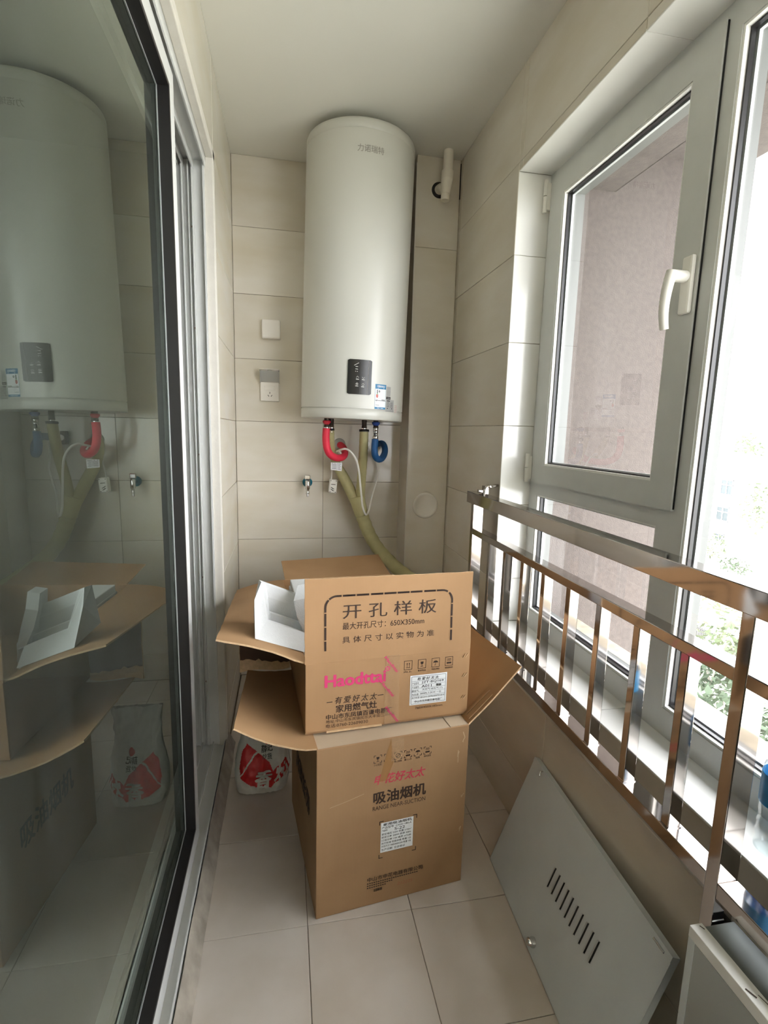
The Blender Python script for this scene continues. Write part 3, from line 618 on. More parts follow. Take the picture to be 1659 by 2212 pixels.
for i in range(5): stroke(m, [(0.034, -0.007-0.006*i), (0.048-0.003*(i % 2), -0.007-0.006*i)], 0.0016, tf, 1, 0.0004)
stroke(m, [(0.030, -0.003), (0.030, -0.036)], 0.0008, tf, 1, 0.0004); disc(m, 0.008, -0.004, 0.0016, tf, 1); disc(m, 0.020, -0.004, 0.0016, tf, 1)
m.build('warning_tag', [M['paper'], M['inkblack']], cb)
# angle valve on the wall
av = thing('angle_valve', 'small chrome angle valve with teal wall ring left of the pipes', 'valve', (0.108, 2.6, 1.016))
RX = Matrix.Rotation(math.pi/2, 4, 'X')
MB().lathe([(0.0245, 0.0), (0.0245, 0.005), (0.016, 0.010)], 24, mx=Matrix.Translation((0.108, 2.599, 1.016)) @ RX).build('wall_ring', M['teal'], av)
m = MB(); m.lathe([(0.010, 0.0), (0.010, 0.060)], 14, mx=Matrix.Translation((0.108, 2.598, 1.016)) @ RX)
m.lathe([(0.011, 0.965), (0.008, 0.968), (0.008, 0.985), (0.012, 0.99), (0.012, 1.03), (0.010, 1.032)], 14, mx=Matrix.Translation((0.107, 2.54, 0)))
m.lathe([(0.006, 0.95), (0.006, 0.966)], 12, mx=Matrix.Translation((0.107, 2.54, 0))); m.build('valve_body', M['chrome'], av)
MB().box((0.092, 2.532, 1.034), (0.120, 2.548, 1.058), 0, 0.004).build('valve_handle', M['chrome'], av)

# switch and socket
sw = thing('wall_switch', 'blank cream switch plate on the end wall above the socket', 'switch', (-0.064, 2.6, 1.743))
MB().box((-0.107, 2.568, 1.700), (-0.021, 2.6, 1.787), 0, 0.006).build('plate', M['plate'], sw)
sk = thing('wall_socket', 'switched wall socket with raised splash cover below the switch plate', 'socket', (-0.073, 2.6, 1.452))
MB().box((-0.117, 2.585, 1.410), (-0.029, 2.6, 1.500), 0, 0.003).build('plate', M['plate'], sk)
MB().box((-0.098, 2.5825, 1.462), (-0.050, 2.586, 1.483), 0, 0.001).build('rocker', M['plate'], sk)
fr = plane_frame((-0.073, 2.5848, 1.440), X, Z, -Y); m = MB()
stroke(m, [(0, 0.013), (0, 0.006)], 0.0028, fr); stroke(m, [(-0.009, -0.001), (-0.005, -0.007)], 0.0028, fr); stroke(m, [(0.010, -0.001), (0.006, -0.007)], 0.0028, fr); m.build('pin_slots', M['sheetd'], sk)
m = MB(); cvr = plane_frame((-0.118, 2.584, 1.500), X, Vector((0, -0.50, 0.87)), Vector((0, -0.87, -0.5)))
m.prism([(0, 0), (0.091, 0), (0.091, 0.060), (0, 0.060)], -0.002, cvr); m.prism([(0, 0), (0.003, 0), (0.003, 0.060), (0, 0.060)], 0.014, cvr); m.prism([(0.088, 0), (0.091, 0), (0.091, 0.060), (0.088, 0.060)], 0.014, cvr)
m.build('splash_cover', M['plateg'], sk)
m = MB(); c2 = plane_frame(cvr(0, 0.060, 0.0), X, Vector((0, -0.87, 0.15)), Vector((0, -0.15, -0.87)))
arc = [(0.0455+0.010*math.cos(math.radians(a)), 0.006+0.012*math.sin(math.radians(a))) for a in range(180, -1, -20)]
m.prism([(0, -0.002), (0, 0.024), (0.091, 0.024), (0.091, -0.002)]+[(0.0555, -0.002)]+arc[::-1]+[(0.0355, -0.002)], 0.002, c2); m.build('cover_lip', M['plate'], sk)

# waste pipe in the top corner, round cover plate on the column
wp_ = thing('waste_pipe', 'white plastic waste pipe elbow hanging from the ceiling by the column', 'pipe', (0.704, 2.35, CEIL))
m = MB(); m.tube([(0.705, 2.35, CEIL+0.01), (0.7035, 2.35, 2.40)], 0.0215, 20); m.build('pipe', M['pvc'], wp_)
m = MB(); m.tube([(0.7035, 2.35, 2.412), (0.702, 2.35, 2.378)], 0.0265, 20); m.tube([(0.702, 2.35, 2.38), (0.699, 2.35, 2.345), (0.697, 2.35, 2.318)], lambda t: 0.026-0.005*t, 20); m.tube([(0.697, 2.35, 2.322), (0.696, 2.35, 2.292)], 0.019, 18); m.build('elbow', M['pvc'], wp_)
MB().tube([(0.697, 2.352, 2.335), (0.690, 2.38, 2.355), (0.684, 2.412, 2.36)], 0.021, 18).build('branch', M['pvc'], wp_)
MB().lathe([(0.034, 0.0), (0.034, 0.0012)], 24, mx=Matrix.Translation((0.684, 2.4098, 2.358)) @ RX).build('wall_hole', M['black'], wp_)
rc = thing('cover_plate', 'round cream cover plate set in the tiled pipe column', 'cover plate', (0.676, 2.41, 0.924))
MB().lathe([(0.064, 0.0), (0.064, 0.003), (0.060, 0.006), (0.052, 0.0065), (0.051, 0.0058), (0.003, 0.0068)], 40, mx=Matrix.Translation((0.676, 2.4098, 0.924)) @ RX).build('plate', M['plate'], rc)

# ------------------------------------------------------------------ cardboard boxes
def sheet(name, fn, nu, nv, th, m, parent, edge=0.0, seed=0, mats=None):
    # curved cardboard sheet: fn(s,t)->Vector in parent's local frame; s,t in 0..1
    P = [[Vector(fn(i/nu, j/nv)) for j in range(nv+1)] for i in range(nu+1)]
    if edge:
        for i in range(nu+1):
            for j in range(nv+1):
                if j == nv or i in (0, nu): P[i][j] = P[i][j]+Vector((random.uniform(-1, 1), random.uniform(-1, 1), random.uniform(-1, 1)))*edge
    top = []; bot = []
    for i in range(nu+1):
        for j in range(nv+1):
            a = P[min(i+1, nu)][j]-P[max(i-1, 0)][j]; b = P[i][min(j+1, nv)]-P[i][max(j-1, 0)]
            n = a.cross(b).normalized(); top.append(P[i][j]+n*th/2); bot.append(P[i][j]-n*th/2)
    c = nv+1; q = []; K = len(top); ed = []
    for i in range(nu):
        for j in range(nv): q += [(i*c+j, (i+1)*c+j, (i+1)*c+j+1, i*c+j+1)]; q += [(K+i*c+j, K+i*c+j+1, K+(i+1)*c+j+1, K+(i+1)*c+j)]
    for i in range(nu): ed += [(i*c, K+i*c, K+(i+1)*c, (i+1)*c), (i*c+nv, (i+1)*c+nv, K+(i+1)*c+nv, K+i*c+nv)]
    for j in range(nv): ed += [(j, j+1, K+j+1, K+j), (nu*c+j, K+nu*c+j, K+nu*c+j+1, nu*c+j+1)]
    mb = MB(); mb.add(top+bot, q, 0, True); mb.add(top+bot, ed, 1)
    return mb.build(name, [m, M['cardtorn']], parent, world=False)

# lower box: local frame u along front, v to the back, z up
LA = math.radians(7.1); lb = thing('cardboard_box', 'lower closed brown carton standing on the floor under the open carton', 'box', (0.073, 1.171, 0), (0, 0, LA), 'cartons')
LW, LD, LH = 0.423, 0.455, 0.490; T = 0.004
m = MB(); m.box((0, 0, 0.001), (LW, T, LH), 0, 0.0015); m.build('front_panel', M['card2'], lb, False)
for xa in (0, LW-T): MB().box((xa, T, 0.001), (xa+T, LD, LH), 0, 0.001).build('side_panel', M['card2'], lb, False)
m = MB(); m.box((0, LD-T, 0.001), (LW, LD, LH), 0, 0.001); m.build('back_panel', M['card2'], lb, False)
m = MB(); m.box((0.003, 0.001, LH-0.006), (LW-0.003, LD-0.002, LH-0.001), 0, 0.001); m.build('top_flap', M['cardtop'], lb, False)
m = MB(); m.box((LW-0.055, 0.004, LH-0.001), (LW-0.002, 0.12, LH+0.0006)); m.build('tape_strip', M['cardtop'], lb, False)
# left flap, opened out and curling up towards its front edge
def lflap(s, t):   # s from front to back, t from hinge to free edge
    hinge = Vector((0.0, 0.003+s*(LD-0.01), LH)); f0 = Vector((-0.197, 0.048, LH+0.062)); f1 = Vector((-0.142, 0.46, LH+0.010))
    e = f0.lerp(f1, s); p = hinge.lerp(e, t); p.z = hinge.z+(e.z-hinge.z)*t**1.5; p.z += -0.006*math.sin(math.pi*t)*(1-s*0.5); return p
fl1 = sheet('left_flap', lflap, 14, 8, 0.0045, M['cardin'], lb, 0.0007)
def rflap(s, t):
    hinge = Vector((LW, 0.003+s*(LD-0.01), LH)); a = math.radians(44); L_ = 0.215
    p = hinge+Vector((math.cos(a), 0.0, math.sin(a)))*L_*t; p.z += -0.006*math.sin(math.pi*t); return p
rf1 = sheet('right_flap', rflap, 14, 8, 0.0045, M['cardin'], lb, 0.0007)
m = MB()
rfr = lambda u, v, e=0.0: rflap(u, v)+Vector((-math.sin(math.radians(44)), 0, math.cos(math.radians(44))))*(0.003+e)
m.prism([(0.02, 0.05), (0.055, 0.05), (0.055, 0.50), (0.02, 0.50)], 0.003, rfr); m.prism([(0.062, 0.05), (0.075, 0.05), (0.075, 0.52), (0.062, 0.52)], 0.004, rfr); m.build('torn_strip', M['cardin'], rf1, False)
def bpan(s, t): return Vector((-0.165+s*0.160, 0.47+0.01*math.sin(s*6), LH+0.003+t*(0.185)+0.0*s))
sheet('back_sheet', bpan, 10, 6, 0.004, mat('shade_brown_board', srgb(78, 56, 42), 0.8, var=0.2), lb, 0.0012)  # added board, its dark colour paints the shade between the carton flaps
m = MB(); vs = [bpan(i/16, 0)+Vector((0, -0.004, 0)) for i in range(17)]+[bpan(i/16, 0.10+0.10*(1-i/16)+0.05*random.random())+Vector((0, -0.004, 0)) for i in range(17)]
m.add(vs, [(i, i+1, 18+i, 17+i) for i in range(16)]); m.build('torn_strip', M['cardtorn'], lb, False)
lf = plane_frame((0, 0, 0), X, Z, -Y)
m = PB()
# handling marks in corner brackets
def brackets(mb, cu, cv, r, w, f, mi=0):
    for sx in (-1, 1):
        for sy in (-1, 1):
            stroke(mb, [(cu+sx*r, cv+sy*r*0.55), (cu+sx*r, cv+sy*r), (cu+sx*r*0.55, cv+sy*r)], w, f, mi)
def ic_glass(mb, cu, cv, s, f, mi=0):
    mb.add([f(cu-.45*s, cv+.7*s, .0006), f(cu+.45*s, cv+.7*s, .0006), f(cu+.38*s, cv+.05*s, .0006), f(cu, cv-.15*s, .0006), f(cu-.38*s, cv+.05*s, .0006)], [(0, 1, 2, 3, 4)], mi)
    stroke(mb, [(cu, cv), (cu, cv-.7*s)], .14*s, f, mi); stroke(mb, [(cu-.35*s, cv-.72*s), (cu+.35*s, cv-.72*s)], .14*s, f, mi)
def ic_arrows(mb, cu, cv, s, f, mi=0):
    for dx in (-.32*s, .32*s):
        stroke(mb, [(cu+dx, cv-.55*s), (cu+dx, cv+.5*s)], .13*s, f, mi)
        mb.add([f(cu+dx-.2*s, cv+.3*s, .0006), f(cu+dx+.2*s, cv+.3*s, .0006), f(cu+dx, cv+.8*s, .0006)], [(0, 1, 2)], mi)
    stroke(mb, [(cu-.6*s, cv-.75*s), (cu+.6*s, cv-.75*s)], .13*s, f, mi)
def ic_umb(mb, cu, cv, s, f, mi=0):
    pts = [f(cu+.75*s*math.cos(math.radians(a)), cv+.6*s*math.sin(math.radians(a)), .0006) for a in range(0, 181, 15)]
    mb.add(pts, [tuple(range(len(pts)))], mi); stroke(mb, [(cu, cv), (cu, cv-.7*s), (cu-.2*s, cv-.8*s), (cu-.3*s, cv-.65*s)], .12*s, f, mi)
def ic_stack(mb, cu, cv, s, f, mi=0):
    for dx in (-.3*s, .3*s): ring(mb, cu+dx, cv+.35*s, .24*s, .1*s, f, mi, n=10)
    stroke(mb, [(cu-.6*s, cv+.75*s), (cu+.6*s, cv+.75*s)], .1*s, f, mi); stroke(mb, [(cu-.55*s, cv-.5*s), (cu+.55*s, cv-.5*s)], .5*s, f, mi)
for i, (fn, nm) in enumerate([(ic_glass, '小心轻放'), (ic_arrows, '向上'), (None, '禁止踩踏'), (ic_stack, '重心点'), (ic_umb, '怕雨'), (ic_stack, '堆码层数')]):
    cu = 0.161+0.028*i; cv = 0.436; m.cut()
    brackets(m, cu, cv, 0.0105, 0.0016, lf)
    if fn: fn(m, cu, cv, 0.009, lf)
    else: ring(m, cu, cv, 0.006, 0.0016, lf); stroke(m, [(cu-.004, cv-.004), (cu+.004, cv+.004)], 0.0016, lf)
    put_text(m, nm, (cu-0.0105 if len(nm) > 2 else cu-0.006, 0.417, cu+0.0105 if len(nm) > 2 else cu+0.006, 0.423), lf, bold=0.01)
put_text(m, '吸油烟机', (0.152, 0.306, 0.300, 0.341), lf, bold=0.028)
put_text(m, 'RANGE NEAR-SUCTION', (0.150, 0.287, 0.300, 0.299), lf)
for (cu, cv, dx, dy) in [(0.171, 0.250, 1, -1), (0.277, 0.249, -1, -1), (0.277, 0.140, -1, 1), (0.171, 0.140, 1, 1)]: m.cut(); stroke(m, [(cu+dx*0.010, cv), (cu, cv), (cu, cv+dy*0.010)], 0.0022, lf)
put_text(m, '中山市申花电器有限公司', (0.140, 0.074, 0.300, 0.087), lf, bold=0.018)
m.cut()
for i, (a, b) in enumerate([(0.140, 0.292), (0.140, 0.215), (0.140, 0.200)]):
    for j in range(int((b-a)/0.0062)): stroke(m, [(a+j*0.0062, 0.069-0.0068*i), (a+j*0.0062+0.0026, 0.0688-0.0068*i)], 0.0032, lf)
put_text(m, '全国联保', (0.158, 0.040, 0.182, 0.049), lf, bold=0.02)
m.build('printed_text', M['ink'], lb, False)
m = MB(); put_text(m, '申花好太太', (0.153, 0.362, 0.297, 0.390), lf, bold=0.02, shear=0.25); m.build('red_lettering', M['pinkd'], lb, False)
m = MB(); put_text(m, '212225', (0.226, 0.042, 0.272, 0.051), lf, bold=0.0, shear=0.2); m.build('stamped_number', mat('faded_red_ink', srgb(176, 104, 76), 0.7, var=0.2), lb, False)
m = MB(); rect(m, 0.1745, 0.1555, 0.2675, 0.2455, lf, 0, 0.0005)
lf2 = lambda u, v, e=0.0: lf(u, v, e+0.0005)
put_text(m, '家用吸油烟机', (0.181, 0.2355, 0.262, 0.2435), lf2, 1, bold=0.012); put_text(m, '产品型号  CXW-180-A', (0.177, 0.2265, 0.262, 0.2335), lf2, 1); put_text(m, '产品颜色', (0.177, 0.219, 0.193, 0.2245), lf2, 1); put_text(m, 'S-22', (0.213, 0.2165, 0.243, 0.2245), lf2, 1)
for i, s_ in enumerate(['额定电压 220V 风量 ≥16m³', '额定功率 200W 频率 50Hz', '灯泡功率 1W 噪声 ≤72dB', '执行标准 检验合格 数量 1台', '外形尺寸 700X400X500 数量 1台']): put_text(m, s_, (0.177, 0.2075-0.0092*i, 0.262, 0.2138-0.0092*i), lf2, 1, bold=0.006)
put_text(m, '生产日期  见合格证', (0.177, 0.160, 0.245, 0.167), lf2, 1, bold=0.006)
m.build('white_label', [M['paper'], M['inkblack']], lb, False)
m = MB(); rect(m, 0.198, 0.423, 0.232, 0.4895, lf, 0, 0.0015, 4); m.build('clear_tape', M['tape'], lb, False)
m = MB(); m.add([lf(0.196, 0.4895, .0009), lf(0.165, 0.37, .0009), lf(0.186, 0.37, .0009), lf(0.205, 0.42, .0009)], [(0, 1, 2, 3)]); m.build('brown_tape', M['tapeb'], lb, False)
ls = plane_frame((0, 0.0, 0), Y, Z, -X); m = MB(); put_text(m, '吸油烟机', (0.10, 0.22, 0.34, 0.29), ls, bold=0.03, eps=0.0006, rot=0); m.build('side_lettering', M['ink'], lb, False)
M['scuff'] = mat('scuffed_cardboard', srgb(196, 170, 138), 0.9, var=0.2, vscale=60)
for (u, v) in [(0.408, 0.455), (0.413, 0.285), (0.41, 0.17), (0.395, 0.40)]:
    m = MB(); stroke(m, [(u+random.uniform(-.004, .004), v+random.uniform(-.02, .02)) for q in range(4)], 0.0022, lf); m.build('scuff', M['scuff'], lb, False)
m = MB(); stroke(m, [(0.035, 0.322), (0.075, 0.330), (0.125, 0.343)], 0.0012, lf); m.build('scuff', M['scuff'], lb, False)

# upper box, open, front flap upright
UA = math.radians(4.7); ub = thing('cardboard_box', 'upper open carton with flaps spread, stacked on the closed carton', 'box', (0.047, 1.232, 0.4965), (0, 0, UA), 'cartons')
UW, UD, UH = 0.456, 0.762, 0.193
m = MB(); m.box((0, 0, 0.0), (UW, T, UH), 0, 0.0015); m.build('front_panel', M['card'], ub, False)
for xa in (0, UW-T): MB().box((xa, T, 0), (xa+T, UD, UH), 0, 0.001).build('side_panel', M['card'], ub, False)
m = MB(); m.box((0, UD-T, 0), (UW, UD, UH), 0, 0.001); m.build('back_panel', M['card'], ub, False)
m = MB(); m.box((0, 0, 0), (UW, UD, 0.004)); m.build('bottom_panel', M['cardin'], ub, False)
def ff(s, t): return Vector((-0.001+s*(UW+0.001), 0.002+0.004*math.sin(t*2.2)+0.003*t, UH+t*(0.222-0.003*s)))
ffo = sheet('front_flap', ff, 30, 10, 0.0045, M['card'], ub, 0.0007)
def bf(s, t): return Vector((0.012+s*(UW-0.022), UD+0.205*t, UH-0.002+0.024*t+0.012*s*t))
sheet('back_sheet', bf, 10, 6, 0.0045, M['cardin'], ub, 0.0007)
def ulf(s, t):
    h = Vector((0.0, 0.006+s*(UD-0.012), UH)); e = Vector((-0.216, 0.030, UH+0.073)).lerp(Vector((-0.172, 0.80, UH-0.045)), s)
    p = h.lerp(e, t); p.z += 0.008*math.sin(math.pi*t); return p
sheet('left_flap', ulf, 22, 8, 0.0045, M['cardin'], ub, 0.0010)
def urf(s, t):
    h = Vector((UW, 0.006+s*(UD-0.012), UH)); a = math.radians(-52); return h+Vector((math.cos(a)*0.17*t, 0, math.sin(a)*0.17*t))
def urf(s, t):   # folded down flat against the far side of the box
    return Vector((UW+0.004+0.004*t, 0.30+s*(UD-0.32), UH-0.185*t))
sheet('right_flap', urf, 8, 4, 0.0045, M['cardin'], ub, 0.0007)
uf = plane_frame((0, 0, 0), X, Z, -Y)
uff = lambda u, v, e=0.0: ff(min(max((u+0.001)/(UW+0.001), 0), 1), (v-UH)/0.222)+Vector((0, -0.0026-e, 0))
m = PB()
put_text(m, '开孔样板', (0.096, 0.306, 0.352, 0.345), uff, bold=0.004, space=1.55)
put_text(m, '最大开孔尺寸：650X350mm', (0.096, 0.277, 0.318, 0.296), uff, bold=0.002)
put_text(m, '具体尺寸以实物为准', (0.095, 0.241, 0.347, 0.259), uff, bold=0.002, space=1.6)
# dashed rounded frame
m.cut()
R_ = 0.030; x0, x1, yt, yb0, yb1 = 0.051, 0.397, 0.368, 0.226, 0.226
path = [(x0, yb0), (x0, yt-R_)]+[(x0+R_-R_*math.cos(math.radians(a)), yt-R_+R_*math.sin(math.radians(a))) for a in range(10, 91, 10)]+[(x1-R_, yt)]+[(x1-R_+R_*math.sin(math.radians(a)), yt-R_+R_*math.cos(math.radians(a))) for a in range(10, 91, 10)]+[(x1, yb1)]
pos = 0.0; dash, gapd = 0.0300, 0.0065
seg = []
for p, q in zip(path[:-1], path[1:]):
    L_ = math.hypot(q[0]-p[0], q[1]-p[1]); n_ = max(1, int(L_/0.002))
    for i in range(n_):
        a = (p[0]+(q[0]-p[0])*i/n_, p[1]+(q[1]-p[1])*i/n_); b = (p[0]+(q[0]-p[0])*(i+1)/n_, p[1]+(q[1]-p[1])*(i+1)/n_)
        ph = (pos+L_*i/n_+0.008) % (dash+gapd)
        if ph < dash: stroke(m, [a, b], 0.0052, uff)
    pos += L_
m.build('flap_print', M['ink'], ffo, False)
m = PB()
stroke(m, [(0.056, 0.083), (0.070, 0.083)], 0.0022, uf); m.cut(); stroke(m, [(0.193, 0.087), (0.208, 0.087)], 0.0022, uf)
put_text(m, '有爱好太太', (0.077, 0.076, 0.191, 0.0955), uf, bold=0.012, shear=0.2, space=1.35)
put_text(m, '家用燃气灶', (0.080, 0.0515, 0.191, 0.0725), uf, bold=0.022)
put_text(m, '中山市东凤镇百谦电器厂', (0.054, 0.034, 0.233, 0.0485), uf, bold=0.02)
put_text(m, '地址:中山市东凤镇民乐大丰街二路4号', (0.054, 0.0235, 0.240, 0.0330), uf, bold=0.004)
put_text(m, '电话:0760-22609030', (0.054, 0.0105, 0.167, 0.0215), uf, bold=0.004)
put_text(m, '760X450X185mm', (0.300, 0.033, 0.380, 0.0395), uf, bold=0.002)
for i, (fn, nm) in enumerate([(ic_arrows, '向上'), (ic_glass, '易碎物品'), (ic_umb, '怕雨'), (ic_stack, '堆码层数极限')]):
    cu = 0.2755+0.0395*i; cv = 0.1635; m.cut()
    stroke(m, [(cu-.011, cv-.0125), (cu+.011, cv-.0125), (cu+.011, cv+.0125), (cu-.011, cv+.0125), (cu-.011, cv-.0125)], 0.0013, uf)
    fn(m, cu, cv, 0.0095, uf); put_text(m, nm, (cu-0.0115, 0.1425, cu+0.0115, 0.1475), uf, bold=0.01)
m.build('printed_text', M['ink'], ub, False)
m = PB(); put_text(m, 'Haodttai', (0.051, 0.125, 0.213, 0.157), uf, bold=0.035); m.cut(); disc(m, 0.2185, 0.160, 0.0075, uf)
m.build('pink_lettering', M['pink'], ub, False)
m = MB(); put_text(m, 'R', (0.2155, 0.1565, 0.2215, 0.1635), uf, bold=0.01, eps=0.0012); m.build('mark_letter', M['card'], ub, False)
m = MB(); rect(m, 0.283, 0.0455, 0.390, 0.132, uf, 0, 0.0005)
uf2 = lambda u, v, e=0.0: uf(u, v, e+0.0005)
stroke(m, [(0.287, 0.049), (0.386, 0.049), (0.386, 0.128), (0.287, 0.128), (0.287, 0.049)], 0.0009, uf2, 1)
for vv in (0.1145, 0.1035, 0.0935, 0.083, 0.072): stroke(m, [(0.288, vv), (0.385, vv)], 0.0005, uf2, 1, 0.0003)
put_text(m, '有爱好太太', (0.303, 0.1165, 0.366, 0.1255), uf2, 1, bold=0.014, shear=0.2, space=1.3)
put_text(m, 'JZT-BQ169', (0.316, 0.1050, 0.380, 0.1130), uf2, 1, bold=0.01); put_text(m, 'A011', (0.316, 0.0950, 0.345, 0.1020), uf2, 1, bold=0.01); put_text(m, '钢盖', (0.358, 0.0950, 0.374, 0.1020), uf2, 1, bold=0.02)
for i, s_ in enumerate(['产品型号', '产品编号', '额定气', '热负荷']): put_text(m, s_, (0.2885, 0.1055-0.0108*i, 0.308, 0.1115-0.0108*i), uf2, 1)
put_text(m, '天然气/液化气 (T)', (0.318, 0.085, 0.378, 0.0915), uf2, 1); put_text(m, '2000Pa 5.2KW 一台', (0.312, 0.0745, 0.374, 0.081), uf2, 1)
put_text(m, '执行标准 GB16410-2007&GB30720-2014', (0.289, 0.0635, 0.383, 0.070), uf2, 1); put_text(m, '中山市东凤镇百谦电器厂', (0.297, 0.052, 0.378, 0.059), uf2, 1, bold=0.008)
m.build('white_label', [M['paper'], M['inkblack']], ub, False)
m = MB(); rect(m, 0.212, 0.0, 0.252, 0.197, uf, 0, 0.0016, 2); m.build('clear_tape', M['tape'], ub, False)
m = PB(); tf3 = lambda u, v, e=0.0: uf(u, v, e+0.0016)
for (cu, cv) in [(0.2285, 0.172), (0.219, 0.103), (0.234, 0.028)]: put_text(m, 'Haodttai', (cu-0.028, cv-0.004, cu+0.028, cv+0.004), tf3, 0, bold=0.02, rot=math.radians(-52))
m.build('tape_lettering', M['pink'], ub, False)
for (u, v) in [(0.440, 0.172), (0.440, 0.115), (0.440, 0.050)]:
    m = MB()
    for dx in (0.0, 0.006): m.tube([uf(u+dx-0.004, v-0.002, 0.001), uf(u+dx+0.003, v+0.009, 0.002)], 0.0012, 6)
    m.build('staple', M['cardtorn'], ub, False)
m = MB(); m.box((0.055, -0.004, -0.001), (0.205, 0.01, 0.003)); m.build('torn_edge', M['cardtorn'], ub, False)

# ------------------------------------------------------------------ foam packaging lying on the left flap
fo = thing('foam_packaging', 'white moulded foam end cap lying on the left flap of the open carton', 'packaging', (-0.02, 1.30, 0.70))
V3 = Vector
A_, B_, C_, D_ = V3((-0.080, 1.300, 0.738)), V3((0.050, 1.300, 0.692)), V3((-0.052, 1.345, 0.768)), V3((0.050, 1.345, 0.730))
E_, F_ = V3((-0.068, 1.420, 0.854)), V3((-0.084, 1.360, 0.823)); run = V3((0.116, 0.0, -0.047))
Gb, Hb = V3((-0.092, 1.450, 0.744)), V3((-0.076, 1.450, 0.852))
m = MB()
m.add([A_, B_, D_, C_], [(0, 1, 2, 3)])                                    # front lip, sloping back
m.add([A_, F_, E_, C_], [(0, 1, 2, 3)])                                    # broad chamfer of the left wall
m.add([A_, Gb, Hb, E_, F_], [(0, 1, 2, 3, 4)])                             # outside of the left wall
st = 0.011
inn = [C_, C_+V3((0.004, 0.008, 0.001)), V3((-0.040, 1.356, 0.728)), V3((-0.042, 1.376, 0.740)), V3((-0.043, 1.377, 0.778)), V3((-0.046, 1.386, 0.781)), V3((-0.046, 1.387, 0.757)), V3((-0.047, 1.405, 0.768)), V3((-0.050, 1.408, 0.814)), V3((-0.056, 1.420, 0.849)), V3((-0.064, 1.450, 0.847))]
rt = [p+run for p in inn]; n_ = len(inn)
m.add(inn+rt, [(i, n_+i, n_+i+1, i+1) for i in range(n_-1)])
m.add([C_, inn[1], inn[2], inn[3], inn[4], inn[5], inn[6], inn[7], inn[8], inn[9], E_], [tuple(range(11))])   # inner face of the left wall
m.add([E_, inn[9], inn[10], Hb], [(0, 1, 2, 3)])
m.add([Hb, Gb, Gb+V3((0.13, 0, -0.05)), inn[10]+run], [(0, 1, 2, 3)]); m.add([A_, B_, Gb+V3((0.13, 0, -0.05)), Gb], [(0, 1, 2, 3)])
r1, r2, r3, r4 = V3((0.032, 1.405, 0.846)), V3((0.020, 1.362, 0.815)), V3((0.029, 1.352, 0.772)), V3((0.047, 1.346, 0.729))
o_ = V3((0.030, 0.004, 0.004)); rb = V3((0.045, 1.450, 0.70))
m.add([r1, r2, r3, r4, r1+o_, r2+o_, r3+o_, r4+V3((0.02, 0, 0)), rb, rb+V3((0.03, 0, 0)), r1+V3((0, 0.045, 0)), r1+o_+V3((0, 0.045, 0))],
      [(0, 1, 2, 3), (0, 4, 5, 1), (1, 5, 6, 2), (2, 6, 7, 3), (0, 10, 11, 4), (0, 3, 8, 10), (4, 11, 9, 7, 6, 5), (8, 9, 11, 10)])
m.build('tray', M['foam'], fo)
fb = thing('foam_packaging', 'white foam bar standing inside the open carton behind the foam end cap', 'packaging', (0.09, 1.50, 0.50))
m = MB(); mx = Matrix.Translation((0.048, 1.47, 0.500)) @ Matrix.Rotation(math.radians(4.7), 4, 'Z')
m.box((0.0, 0.0, 0.0), (0.085, 0.46, 0.185), 0, 0.003, mx=mx); m.box((0.004, 0.16, 0.184), (0.080, 0.455, 0.21), 0, 0.003, mx=mx); m.build('bar', M['foam'], fb)

# ------------------------------------------------------------------ paper bag behind the boxes
bg = thing('snack_bag', 'crumpled white and red snack bag on the floor beside the cartons', 'bag', (-0.095, 1.74, 0.0), (math.radians(0), 0, 0))
def bagp(u, v, side=1):   # u 0..1 across, v 0..1 up
    w = 0.090*(1-0.12*v*v)+0.008*math.sin(7*v); x = -0.090+(u*2-1)*w+0.012*v; z = 0.002+0.315*v
    th = 0.052*(1-v)**0.7*math.sqrt(max(0.0, 1-(2*u-1)**4))+0.006
    base = 1.735+0.040*v
    crk = 0.010*noise.noise((u*4.2+side*9, v*5.0, 2.1))+0.006*noise.noise((u*11, v*12, side*3.0))
    if v < 0.06: z = 0.002+0.006*abs(noise.noise((u*9, 0, 1)))*1.0+0.315*v
    return Vector((x+0.5*crk, base-side*(th+crk*min(1, v*8+0.2)), z))
NB = 110
RP = [((x-270)/670, (1890-y)*0.00083) for x, y in [(365,1235),(325,1420),(330,1560),(345,1650),(360,1710),(480,1790),(730,1830),(760,1800),(900,1720),(935,1640),(905,1500),(890,1480),(730,1615),(690,1500),(545,1365)]]
SM = [((x-270)/670, (1890-y)*0.00083) for x, y in [(545,1355),(430,1510),(345,1690)]]
def red_at(u, v):   # printed red field with a slanted white seam
    c = False; j = len(RP)-1
    for i in range(len(RP)):
        if (RP[i][1] > v) != (RP[j][1] > v) and u < (RP[j][0]-RP[i][0])*(v-RP[i][1])/(RP[j][1]-RP[i][1])+RP[i][0]: c = not c
        j = i
    if not c: return False
    for (a, b), (d, e) in zip(SM[:-1], SM[1:]):
        t = max(0, min(1, ((u-a)*(d-a)+(v-b)*(e-b))/((d-a)**2+(e-b)**2)))
        if math.hypot(u-a-t*(d-a), (v-b-t*(e-b))*1.5) < 0.016: return False
    return True
